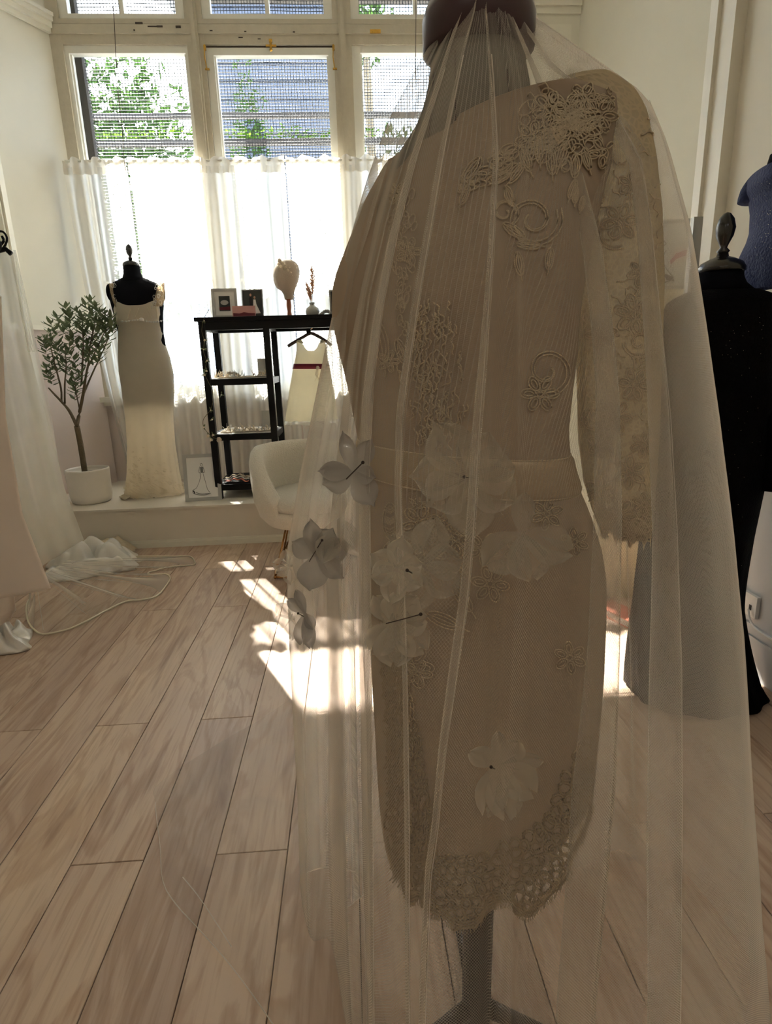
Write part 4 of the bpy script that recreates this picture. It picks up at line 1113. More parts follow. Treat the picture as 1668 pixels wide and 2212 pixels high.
tab = [(652,1450,1684),(662,1440,1690),(700,1444,1688),(780,1455,1680),(860,1462,1680),(900,1455,1652),(960,1435,1648),(1040,1410,1642),(1150,1390,1618),(1300,1372,1592),(1440,1345,1590),(1530,1330,1625)]
rows = body_rows(tab, FY-.02, np.linspace(.012, atY(1556,654,FY)[2], 64), dr=.66, n=84, fold=11, amp=lambda z: .05*max(0, (.8-z)/.8))
for i in range(64):      # train sweeps toward the viewer at the hem
    z = rows[i][0][2]; k = max(0, (.45-z)/.45)**2
    rows[i] = [(p[0]+.02*k, p[1]-.10*k*(1 if p[1] < FY else .2), p[2]) for p in rows[i]]
b = MB(); b.grid(rows, closed=True); b.build('gown_body', M['gownblack'], t, smooth=True)
bg_ = BVHTree.FromPolygons([Vector(v) for v in b.v], b.f)
nr = outline_fn([(1510,600,FY),(1508,640,FY)])
topz = rows[-1][0][2]
yk = []
for k, (s1, dz) in enumerate(((1, 0), (.86, .016), (.62, .034))):
    yk.append([( (p[0]-fx)*s1+fx, (p[1]-FY)*s1+FY, p[2]+dz) for p in rows[-1]])
b = MB(); b.grid(yk, closed=True); b.build('yoke', M['gownblack'], t, smooth=True)
sl = catmull([atY(1678,695,FY-.02),atY(1684,800,FY-.05),atY(1682,900,FY-.08),atY(1668,980,FY-.08),atY(1655,1060,FY-.09)], 5)
b = MB(); b.tube(sl, list(np.linspace(.05, .036, len(sl))), 16); b.build('sleeve', M['gownblack'], t, smooth=True)
sl = catmull([atY(1440,690,FY+.05),atY(1432,800,FY+.08),atY(1425,900,FY+.1),atY(1420,1000,FY+.1)], 5)
b = MB(); b.tube(sl, list(np.linspace(.05, .034, len(sl))), 16); b.build('sleeve', M['gownblack'], t, smooth=True)
b = MB(); rnd = random.Random(9)
for i in range(110):
    h_ = hit(bg_, rnd.uniform(1440, 1668), rnd.uniform(665, 1250), .002)
    if h_:
        b.ball(h_[0], .0011, (1, 1, 1), 5, 3)
b.build('sequins', M['sequin'], t, kind='stuff')

# blue child's dress on the right wall
BYr = lambda px: 1.43
t = thing('blue_dress', (1.40, 1.90, 1.3), 'royal blue lace child dress with puff sleeves hanging on the right wall', 'dress')
# built facing -X/-Y: local u along wall direction (mostly y), seen obliquely: use a plane through the wall turned to the viewer
Bp = lambda px, py: atY(px, py, 1.90)
tab = [(372,1652,1700),(392,1632,1716),(420,1628,1722),(470,1632,1718),(510,1630,1716),(530,1622,1720),(560,1604,1730),(600,1592,1738),(625,1588,1742)]
rows = body_rows(tab, 1.90, np.linspace(atY(1680,622,1.90)[2], atY(1680,372,1.90)[2], 36), dr=.32, skew=.7, n=72, fold=10, amp=lambda z: .08*max(0, min(1, (1.50-z)/.12)))
b = MB(); b.grid(rows, closed=True); b.build('bodice_and_skirt', M['blue'], t, smooth=True)
bb = BVHTree.FromPolygons([Vector(v) for v in b.v], b.f)
b = MB(); L_ = catmull([atY(1652,388,1.99),atY(1635,398,2.0),atY(1620,418,2.0),atY(1613,440,2.0)], 4); b.tube(L_, list(np.linspace(.034, .028, len(L_))), 14); b.build('puff_sleeve', M['blue'], t, smooth=True)
b = MB(); L_ = catmull([atY(1700,386,1.82),atY(1722,398,1.78),atY(1738,418,1.75)], 4); b.tube(L_, list(np.linspace(.034, .03, len(L_))), 14); b.build('puff_sleeve', M['blue'], t, smooth=True)
b = MB(); rnd = random.Random(1)
for i in range(40):
    h_ = hit(bb, rnd.uniform(1628, 1668), rnd.uniform(390, 560), .002)
    if h_: b.ball(h_[0], .0009, n=5, m=3)
b.build('beads', M['sequin'], t, kind='stuff')
b = MB(); b.lathe(atY(1675, 372, 1.90)+(0, 0, -.02), [(.04,0),(.03,.02),(.024,.05),(.02,.07),(.001,.072)], 16); b.build('padded_neck', M['blackcloth'], t, smooth=True)
b = MB(); p = atY(1675, 372, 1.90); b.tube([p+(0, 0, .05), p+(0, 0, .12), (1.46, 1.90, p[2]+.14), (1.5, 1.90, p[2]+.14)], .004, 6); tag(b.build('wall_hook', M['brass']), 'brass hook on the right wall holding the blue dress', 'hook')

# framed watercolour standing on a cream cabinet behind the veil
t = thing('upholstered_pedestal', (1.40, 2.72, 0), 'tall cream upholstered pedestal behind the black gown', 'pedestal')
zc = float(atY(1470, 622, 2.66)[2])
rows = []
for z, k in ((.0,.96),(.05,1),(zc-.09,1),(zc-.05,.985),(zc-.02,.93),(zc-.004,.8),(zc,.5),(zc,.02)):
    rows.append([(1.40+.17*k*math.copysign(abs(math.cos(a))**.6, math.cos(a)), 2.76+.13*k*math.copysign(abs(math.sin(a))**.6, math.sin(a)), z) for a in np.linspace(0, 2*PI, 41)[:-1]])
b = MB(); b.grid(rows, closed=True); b.build('body', M['creamcab'], t, smooth=True)
b = MB()
for z in (.3, .7, 1.1): b.tube([(1.40+.171*math.copysign(abs(math.cos(a))**.6, math.cos(a)), 2.76+.131*math.copysign(abs(math.sin(a))**.6, math.sin(a)), z) for a in np.linspace(0, 2*PI, 41)[:-1]], .003, 5, closed=True)
b.build('piping', M['creamcab'], t)
fl_ = [[(-.015,.17),(-.005,.14),(-.015,.1),(-.045,.04)],[(.01,.17),(.0,.14),(.01,.1),(.05,.05)],[(0,.21),(.008,.2),(0,.19),(-.008,.2),(0,.21)],[(-.045,.04),(0,.03),(.05,.045)]]
def art4(t, put):
    strokes(fl_, M['inkgrey'], 'gown_drawing', .0028)(t, put)
    blobs([('sash_stroke', M['inkpink'], [(.03,.125),(.055,.155),(.10,.17),(.10,.145),(.06,.133),(.034,.108)]), ('shoe_stroke', M['ink'], [(.0,.075),(.045,.055),(.055,.035),(.02,.042)]), ('rose_stroke', M['inkpink'], [(-.045,.06),(-.034,.04),(-.03,.02),(-.04,.03)])])(t, put)
photo_frame((1.44, 2.72, zc), .24, .30, .10, -.15, (M['frame'], M['paper'], M['paper']), 'framed watercolour of a gown with a rose sash on the cream pedestal', .016, 0, art=art4)
p1 = atY(1510, 468, 2.36); p2 = np.array([p1[0]-.055, 2.24, 0.0])
b = MB()
b.add([p2+(-.022,0,0), p2+(.022,0,0), p1+(.018,0,0), p1+(-.018,0,0), p2+(-.022,.02,0), p2+(.022,.02,0), p1+(.018,.02,0), p1+(-.018,.02,0)], [(0,1,2,3),(7,6,5,4),(0,4,5,1),(1,5,6,2),(2,6,7,3),(3,7,4,0)])
tag(b.build('wooden_batten', M['framesilver']), 'narrow grey-brown batten leaning on the wall corner behind the black gown', 'batten')

# outlet
t = thing('wall_outlet', (1.486, 1.95, .2), 'white double wall socket low on the right wall', 'socket')
p = [1.486, 1.96, .26]
b = MB(); b.bbox(1.474, 1.488, p[1]-.06, p[1]+.06, p[2]-.04, p[2]+.045); b.build('plate', M['plastic'], t)
b = MB()
for dy in (-.03, .03): b.bbox(1.4725, 1.475, p[1]+dy-.006, p[1]+dy+.006, p[2]-.015, p[2]+.005)
b.build('slots', M['ink'], t)
b = MB(); b.tube(catmull([(1.466, 1.93, .25), (1.462, 1.88, .2), (1.46, 1.7, .2), (1.46, 1.4, .195)], 5), .004, 6); tag(b.build('power_cable', M['plastic']), 'thin white cable running from the wall socket along the baseboard', 'cable')

# ================================================================== FOREGROUND FORM
Y0 = .80
SK = .62       # the form is turned: its right shoulder nearer the viewer
bt = [(170,1150,1250),(200,1125,1330),(250,1060,1324),(292,985,1316),(340,925,1312),(385,845,1300),(460,812,1282),(540,785,1268),(600,766,1256),(640,758,1248),(700,758,1242),(760,766,1238),(850,785,1226),(940,803,1216),(1000,806,1220),(1060,804,1240),(1120,804,1268),(1200,808,1296),(1270,812,1306),(1350,815,1306),(1500,824,1300),(1650,832,1286),(1750,840,1275),(1850,850,1262),(1960,862,1248)]
zf = lambda py: float(atY(1030, py, Y0)[2])
def drz(z): return float(np.interp(z, [zf(1000), zf(420), zf(320), zf(235)], [.60, .58, .48, .34]))
def bust(z, a):
    g = math.exp(-((z-zf(640))/.085)**2)
    return .20*g*(math.exp(-((a-PI*.33)/.42)**2)+math.exp(-((a-PI*.67)/.42)**2))
nb = 120
zs_up = np.linspace(zf(1000), float(atY(1330, 172, .676)[2]), 40); zs_dn = np.linspace(zf(1960), zf(1000), 60)
t = thing('veiled_dress_form', (.2, Y0, 0), 'grey linen dress form with a plum neck cap under the veil, nearest the viewer', 'mannequin')
# neck: fine profile from the photo
nt_ = [(85,938,1128),(130,932,1132),(180,926,1140),(230,915,1150),(270,900,1165),(320,868,1200),(360,842,1230)]
rows = body_rows(nt_, Y0, np.linspace(zf(370), zf(92), 16), dr=lambda z: float(np.interp(z, [zf(340), zf(290), zf(200)], [.30, .48, .82])), n=64)
b = MB(); b.grid(rows, closed=True); b.build('neck', M['greyneck'], t, smooth=True)
b = MB()
for pts in ([(925,320),(930,260),(935,200),(938,140)], [(990,330),(985,260),(984,190),(984,110)], [(1105,330),(1100,240),(1096,150)]):
    bv = BVHTree.FromPolygons([Vector(p) for r_ in rows for p in r_], [(i*64+j, i*64+(j+1) % 64, (i+1)*64+(j+1) % 64, (i+1)*64+j) for i in range(15) for j in range(64)])
    A_ = [hit(bv, a, c, .0005) for a, c in catmull(pts, 4)]; A_ = [a_[0] for a_ in A_ if a_]
    if len(A_) > 2: b.tube(A_, .0008, 5)
b.build('neck_seam', M['cap'], t)
nc = (np.array(rows[-1][0])+np.array(rows[-1][32]))/2; z9 = rows[-1][0][2]
b = MB(); b.lathe((nc[0], nc[1], z9), [(.060,-.012),(.066,-.010),(.0665,.022),(.062,.034),(.048,.040)], 48, 1, .95); b.build('neck_cap', M['cap'], t, smooth=True)
b = MB(); b.lathe((nc[0]-.004, nc[1], z9+.036), [(.034,0),(.037,.006),(.036,.05),(.030,.08),(.01,.092),(.001,.093)], 36); b.build('finial', M['cap'], t, smooth=True)
zpol = zf(1960)
b = MB(); b.tube([(.186, Y0+.0, .0), (.19, Y0, .65)], .0265, 24); b.build('pole', M['pole'], t, smooth=True)
for an in (-25, -155, 90):
    a_ = math.radians(an); b = MB(); b.tube([(.186, Y0, .035), (.186+.10*math.cos(a_), Y0+.10*math.sin(a_), .025), (.186+.24*math.cos(a_), Y0+.24*math.sin(a_), .012)], [.016, .013, .009], 10); b.build('tripod_leg', M['pole'], t, smooth=True)

dr_ = t = thing('lace_wedding_dress', (.2, Y0, .2), 'knee-length ivory lace wedding dress with wide lace sleeves under the veil', 'dress')
rows_up = body_rows(bt, Y0, zs_up, dr=drz, n=nb, skew=SK, bust=bust)
b = MB(); b.grid(rows_up, closed=True)
top = rows_up[-1]; cc = np.mean(np.array(top), axis=0)
cap_rows = [top]
for k in range(1, 5):
    s_ = 1-.12*k
    cap_rows.append([tuple(cc+(np.array(p)-cc)*np.array([s_, s_, 1])+np.array([0, 0, .005*k-.0009*k*k])) for p in top])
b.grid(cap_rows, closed=True)
bod = b.build('bodice', M['dress'], t, smooth=True)
BV = BVHTree.FromPolygons([Vector(v) for v in b.v], b.f)
# skirt with a shaped lower edge
ends = [(-1,1800),(-.7,1880),(-.3,1885),(.1,1872),(.4,1840),(.7,1760),(.9,1680),(1,1640)]
hemz = lambda s_: float(np.interp(s_, [e[0] for e in ends], [zf(e[1]) for e in ends]))
base_rows = {}
def skirt_ring(z): return body_rows(bt, Y0, [z], dr=.56, n=nb, skew=SK, fold=9, amp=lambda zz: .012*max(0, (.9-zz)/.6))[0]
Zg = np.linspace(zf(1990), zf(1000), 70); RG = np.array([skirt_ring(z) for z in Zg])
def skirt_pt(j, z):
    k = (z-Zg[0])/(Zg[-1]-Zg[0])*69; k = min(max(k, 0), 68.999); i0 = int(k); f_ = k-i0
    p = RG[i0][j]*(1-f_)+RG[i0+1][j]*f_; p[2] = z; return p
rows = []
for i in range(56):
    v = i/55; row = []
    for j in range(nb):
        a = 2*PI*j/nb; s_ = math.cos(a)
        z = zf(1000)*(1-v)+hemz(s_)*v
        row.append(skirt_pt(j, z))
    rows.append(row)
b = MB(); b.grid(rows, closed=True); b.build('skirt', M['dress'], t, smooth=True)
# full surface for laying lace on (deeper than the skirt edge)
b2 = MB(); b2.grid(rows_up, closed=True); b2.grid([list(map(tuple, r_)) for r_ in RG], closed=True)
BF = BVHTree.FromPolygons([Vector(v) for v in b2.v], b2.f)
# waist belt
b = MB(); rws = []
for py in (958, 966, 985, 1005, 1022, 1030):
    ring = body_rows(bt, Y0, [zf(py)], dr=.60, n=nb, skew=SK)[0]; c_ = np.mean(np.array(ring), axis=0)
    k = 1.03 if 960 < py < 1028 else 1.005
    rws.append([tuple(c_+(np.array(p)-c_)*np.array([k, k, 1])+np.array([0, 0, -.03*(p[0]-c_[0])])) for p in ring])
b.grid(rws, closed=True); b.build('waist_belt', M['beltm'], t, smooth=True)
b = MB()
for ix in (0, -1): b.tube([p for p in rws[ix]], .0011, 5, closed=True)
b.build('belt_piping', M['cord'], t, smooth=True)
# right sleeve
st = [(168,1160,1338),(185,1172,1368),(230,1190,1396),(330,1208,1418),(450,1222,1431),(600,1240,1436),(800,1246,1430),(950,1250,1424),(1040,1262,1418),(1100,1280,1412),(1165,1305,1406)]
zsl = np.linspace(float(atY(1350,1165,.76)[2]), float(atY(1280,184,.76)[2]), 50)
srows = body_rows(st, .76, zsl, dr=.62, n=72, skew=.1, fold=6, amp=lambda z: .05*max(0, (1.4-z)/.5))
# scalloped cuff
srows[0] = [(p[0], p[1], p[2]-.012+.02*abs(math.sin(j*.45))-.03*(p[0]-.42)/.1*.3) for j, p in enumerate(srows[0])]
b = MB(); b.grid(srows, closed=True)
tp_ = srows[-1]; cs = np.mean(np.array(tp_), axis=0)
b.grid([tp_]+[[tuple(cs+(np.array(p)-cs)*np.array([s_, s_, 1])+np.array([0, 0, dz])) for p in tp_] for s_, dz in ((.8, .006), (.5, .009), (.1, .010))], closed=True)
b.build('sleeve', M['sleeve'], t, smooth=True)
SV = BVHTree.FromPolygons([Vector(v) for v in b.v], b.f)
st2 = [(345,838,930),(400,822,930),(480,800,925),(560,770,918),(640,748,905),(700,752,900),(760,764,890),(820,782,880)]
sr2 = body_rows(st2, .90, np.linspace(float(atY(830,820,.9)[2]), float(atY(880,345,.9)[2]), 30), dr=.55, n=56)
b = MB(); b.grid(sr2, closed=True); b.add(sr2[-1], [tuple(range(56))]); b.build('sleeve', M['dress'], t, smooth=True)
SL2 = BVHTree.FromPolygons([Vector(v) for v in b.v], b.f)

# ---- corded lace
def cords(bvhs, curves, r, mat, name, parent, off=.0012, kind=None):
    b = MB()
    for cv in curves:
        L_ = []
        for (a, c) in cv:
            best = None
            for bv in bvhs:
                h_ = hit(bv, a, c, off)
                if h_ is not None and (best is None or h_[0][1] < best[1]): best = h_[0]
            if best is not None: L_.append(best)
        if len(L_) >= 3:
            ok = all(np.linalg.norm(L_[i+1]-L_[i]) < .03 for i in range(len(L_)-1))
            if ok: b.tube(L_, r, 4)
    return b.build(name, mat, parent, smooth=True, kind=kind)
def loop(cx_, cy_, rx, ry, rot=0, n=14, wob=0, rnd=random):
    o = []
    for i in range(n+1):
        a = 2*PI*i/n; k = 1+wob*math.sin(3*a+cx_)
        x, y = rx*k*math.cos(a), ry*k*math.sin(a)
        o.append((cx_+x*math.cos(rot)-y*math.sin(rot), cy_+x*math.sin(rot)+y*math.cos(rot)))
    return o
def petals(cx_, cy_, r, n=6, rot=0, inner=True):
    o = []
    for k in range(n):
        a = rot+2*PI*k/n; o.append(loop(cx_+.62*r*math.cos(a), cy_+.62*r*math.sin(a), r*.42, r*.26, a))
        if inner: o.append(loop(cx_+.6*r*math.cos(a), cy_+.6*r*math.sin(a), r*.26, r*.13, a, 10))
    o.append(loop(cx_, cy_, r*.16, r*.16, 0, 8)); return o
def scroll(cx_, cy_, r, turns=1.6, rot=0, flip=1, thick=.16):
    o = []
    for w_ in (1, 1-thick):
        o.append([(cx_+flip*r*w_*(1-.8*k)*math.cos(rot+turns*2*PI*k), cy_+r*w_*(1-.8*k)*math.sin(rot+turns*2*PI*k)) for k in np.linspace(0, 1, 34)])
    return o
def leafm(cx_, cy_, ln, rot):
    o = [loop(cx_, cy_, ln, ln*.36, rot, 14), loop(cx_, cy_, ln*.72, ln*.2, rot, 12)]
    c_, s_ = math.cos(rot), math.sin(rot)
    o.append([(cx_+ln*k*c_, cy_+ln*k*s_) for k in np.linspace(-1, 1.5, 8)]); return o
def squig(cx_, cy_, ln, rot, rnd):
    c_, s_ = math.cos(rot), math.sin(rot); ph = rnd.uniform(0, 6); a = rnd.uniform(.12, .3)*ln
    return [(cx_+k*ln*c_-a*math.sin(4*k+ph)*s_, cy_+k*ln*s_+a*math.sin(4*k+ph)*c_) for k in np.linspace(-1, 1, 9)]
rnd = random.Random(21)
# shoulder spray: dense blossoms around (1235, 270)
cur = []
for i in range(90):
    a, d = rnd.uniform(0, 6.28), min(1.5, abs(rnd.gauss(0, 1)))
    x, y = 1240+70*d*math.cos(a), 265+62*d*math.sin(a)
    if y < 168: continue
    cur += [loop(x, y, rnd.uniform(11, 24), rnd.uniform(7, 13), rnd.uniform(0, 3.1))]
for i in range(70):
    k = rnd.random(); x = 1220-200*k+rnd.uniform(-15, 15); y = 290+95*k+rnd.uniform(-28, 28)
    cur.append(loop(x, y, rnd.uniform(9, 20), rnd.uniform(5, 10), 2.7+rnd.uniform(-.5, .5)))
for (x, y, r_, n_) in ((1235,270,62,7),(1290,250,40,6),(1190,240,40,6),(1300,330,34,5),(1150,300,36,6),(1260,215,34,6),(1320,215,28,5)):
    cur += petals(x, y, r_, n_, rnd.uniform(0, 1))
cords([BF, BV, SV], cur, .0009, M['cord'], 'shoulder_lace', t, .0020, kind='stuff')
cur = []
for (x, y, ln, ro) in ((1135,345,30,1.2),(1165,330,26,1.5),(1215,335,30,1.9),(1240,360,26,1.6),(1115,375,28,2.2),(1085,385,24,2.6),(1190,350,30,1.5),(1265,345,24,1.3),(1020,370,34,2.2),(1235,410,22,1.9)):
    cur += leafm(x, y, ln, ro)
cur += scroll(1150, 475, 66, 1.7, -.4); cur += scroll(1090, 460, 34, 1.3, 2, -1)
cur += scroll(1180, 800, 60, 1.4, 1.2, -1); cur += petals(1165, 850, 40, 6)
for (x, y, ln, ro) in ((1100,425,24,1.2),(1005,425,22,2.0),(1000,400,20,1.6),(1110,500,28,.6),(1140,530,26,.1),(1240,420,20,1.6),(1255,440,16,1.8),(1185,560,24,1.7),(1120,570,26,1.4)):
    cur += leafm(x, y, ln, ro)
cords([BF, BV], cur, .0010, M['cord'], 'bodice_lace', t, .0018, kind='stuff')
# centre front and left bodice lace
cur = []
for i in range(170):
    y = rnd.uniform(660, 960); x = 935+rnd.gauss(0, 28)+12*math.sin(y*.03); cur.append(squig(x, y, rnd.uniform(10, 22), 1.57+rnd.uniform(-.6, .6), rnd))
for i in range(60):
    y = rnd.uniform(390, 720); x = 878+rnd.gauss(0, 13)-.03*(y-400); cur.append(loop(x, y, rnd.uniform(6, 13), rnd.uniform(4, 7), 1.5+rnd.uniform(-.6, .6)))
cur += petals(885, 545, 30, 5); cur += leafm(825, 740, 46, 1.4); cur += leafm(870, 760, 30, 1.2); cur += petals(860, 420, 24, 6); cur += petals(842, 780, 24, 5)
cords([BF, BV, SL2], cur, .0009, M['cord'], 'front_lace', t, .0018, kind='stuff')
# skirt motifs
cur = []
for (x, y, r_, n_) in ((910,1130,42,6),(985,1160,46,6),(930,1180,40,6),(1045,1185,36,5),(890,1440,48,6),(905,1455,30,5),(1060,1260,40,6),(1230,1420,34,6),(1000,1100,30,5),(1120,1190,30,6),(1180,1110,34,6),(1240,1170,30,6)):
    cur += petals(x, y, r_, n_, rnd.uniform(0, 1))
cur += [loop(845, 1125, 16, 40, .0), loop(845, 1125, 11, 33, .0), loop(850, 1180, 14, 10, 1), loop(838, 1185, 8, 14, .5)]
for i in range(18):
    k = rnd.uniform(-35, 35); cur.append([(845-12, 1125+k), (845, 1125+k+6), (845+12, 1125+k-2)])
cur += leafm(960, 1340, 40, .4)+leafm(1000, 1290, 36, 1)+leafm(880, 1520, 40, 1.4)
for i in range(110):
    x, y = rnd.uniform(880, 1010), rnd.uniform(1080, 1260); cur.append(squig(x, y, rnd.uniform(8, 16), rnd.uniform(0, 3), rnd))
cords([BF], cur, .0009, M['cord'], 'skirt_lace', t, .0016, kind='stuff')
cur = []
for i in range(620):
    y = rnd.uniform(1300, 1900); k = (y-1300)/600
    x0_ = 822+30*k; wd = 30+ (55 if y > 1400 else 20)*k + 25*k
    x = x0_+wd*abs(rnd.random())**1.2
    cur.append(squig(x, y, rnd.uniform(8, 20), 1.57+rnd.uniform(-.45, .45), rnd))
cords([BF], cur, .0016, M['cordhem'], 'edge_lace', t, .0016, kind='stuff')
# sleeve lace
cur = []
for i in range(150):
    y = rnd.uniform(260, 1150); x = rnd.uniform(1262, 1425)
    if y > 1000 and x < 1262+(y-1000)*.3: continue
    cur.append(squig(x, y, rnd.uniform(8, 20), rnd.uniform(0, 3.1), rnd))
for (x, y, r_) in ((1340,480,40),(1365,400,30),(1370,680,44),(1385,590,30),(1300,720,34),(1370,830,36),(1330,900,36),(1390,960,28),(1300,960,30),(1360,1020,36),(1300,1060,34),(1390,1090,24),(1340,1110,34)):
    cur += petals(x, y, r_, 6, rnd.uniform(0, 1))
cur += scroll(1325, 500, 42, 1.4, 1)+scroll(1380, 740, 36, 1.4, 0, -1)+scroll(1290, 900, 34, 1.4, 0, -1)
cords([SV], cur, .0009, M['cord'], 'sleeve_lace', t, .0014, kind='stuff')
cur = []
for i in range(26):
    x = 1300+105*i/25; yb = 1205-.38*(x-1300)+9*math.sin(i*1.3)
    cur += [loop(x, yb-16, 10, 13, rnd.uniform(0, 3)), loop(x, yb-40, 9, 13, rnd.uniform(0, 3))]
cords([SV], cur, .0014, M['cord'], 'cuff_lace', t, .0012, kind='stuff')
# hem lattice: thick corded cells with daylight between
sc_pts = [(838,1820),(850,1880),(868,1905),(880,1945),(905,1938),(925,1965),(955,1975),(985,2000),(1015,2002),(1040,1985),(1060,1950),(1100,1945),(1120,1965),(1140,1978),(1160,1960),(1185,1935),(1205,1915),(1225,1885),(1240,1840),(1262,1800),(1278,1740)]
up_pts = [(832,1700),(850,1800),(880,1850),(930,1870),(1000,1868),(1060,1860),(1120,1830),(1170,1790),(1205,1730),(1235,1660),(1275,1600)]
scx, scy = [p[0] for p in sc_pts], [p[1] for p in sc_pts]; ux, uy = [p[0] for p in up_pts], [p[1] for p in up_pts]
cur = []
xg = 845
while xg < 1272:
    yt, yb = np.interp(xg, ux, uy)-12, np.interp(xg, scx, scy)
    y = yt
    while y < yb-4:
        r_ = rnd.uniform(10, 16)
        cur.append(loop(xg+rnd.uniform(-7, 7), y+rnd.uniform(-5, 5), r_, r_*rnd.uniform(.6, 1.1), rnd.uniform(0, 3), 9, .1))
        y += 23
    xg += 21
cords([BF], cur, .0023, M['cordhem'], 'hem_lattice', t, .001, kind='stuff')
cur = [[(a, c) for a, c in catmull(sc_pts, 5)]]
cur = [c_[i:i+8] for c_ in cur for i in range(0, len(c_)-3, 7)]
for off_ in (0, -7, -13): cords([BF], [[(a, c+off_) for a, c in c_] for c_ in cur], .0022, M['cordhem'], 'hem_cord', t, .001)
cur = []
for x in np.arange(846, 1268, 3.2):
    yb = np.interp(x, scx, scy); cur.append([(x, yb-3), (x+rnd.uniform(-2, 2), yb+6), (x+rnd.uniform(-4, 4), yb+15)])
cords([BF], cur, .0006, M['cordhem'], 'hem_fringe', t, .001, kind='stuff')
# back half of the lace hem
b = MB()
for j in range(nb):
    a = 2*PI*j/nb
    if math.sin(a) > -.05: continue
    for q in range(1):
        p = np.array(skirt_pt(j, hemz(math.cos(a))-.012*q-.004)); rr = rnd.uniform(.005, .008)
        c_ = np.array([math.cos(a), -math.sin(a)*.5, 0]); tg = np.array([math.sin(a), math.cos(a)*.6, 0]); tg /= np.linalg.norm(tg)+1e-9
        b.tube([p+tg*rr*math.cos(x)+np.array([0, 0, rr*math.sin(x)]) for x in np.linspace(0, 2*PI, 8)[:-1]], .0014, 3, closed=True)
b.build('back_hem_lattice', M['cordhem'], t, kind='stuff')

# ================================================================== THE VEIL
def rib(pts, Yf):
    """pixel polyline from top to bottom and its distance profile -> x(z), y(z) continued to the floor"""
    W = []
    for (a, c) in pts:
        Y = Yf(c) if callable(Yf) else Yf
        W.append(atY(a, c, Y))
    W = np.array(W)
    if W[-1][2] > .02:
        d = W[-1]-W[-2]; k = (W[-1][2]-.0)/max(1e-6, -d[2]); k = min(k, 4)
        W = np.vstack([W, [W[-1][0]+d[0]*k*.6, W[-1][1]+min(d[1], 0)*k*.3, 0]])
    W = W[np.argsort(W[:, 2])]
    return W
def prof(*kv):
    xs = [k for k, v in kv]; ys = [v for k, v in kv]
    return lambda py: float(np.interp(py, xs, ys))
PF = lambda d=0: prof((0, .74+d*.4), (200, .655+d*.6), (560, .585+d), (1000, .54+d), (1500, .50+d), (2212, .46+d))
side_l = prof((0, .80), (400, .80), (700, .85), (1000, .93), (1500, 1.05), (1880, 1.15))
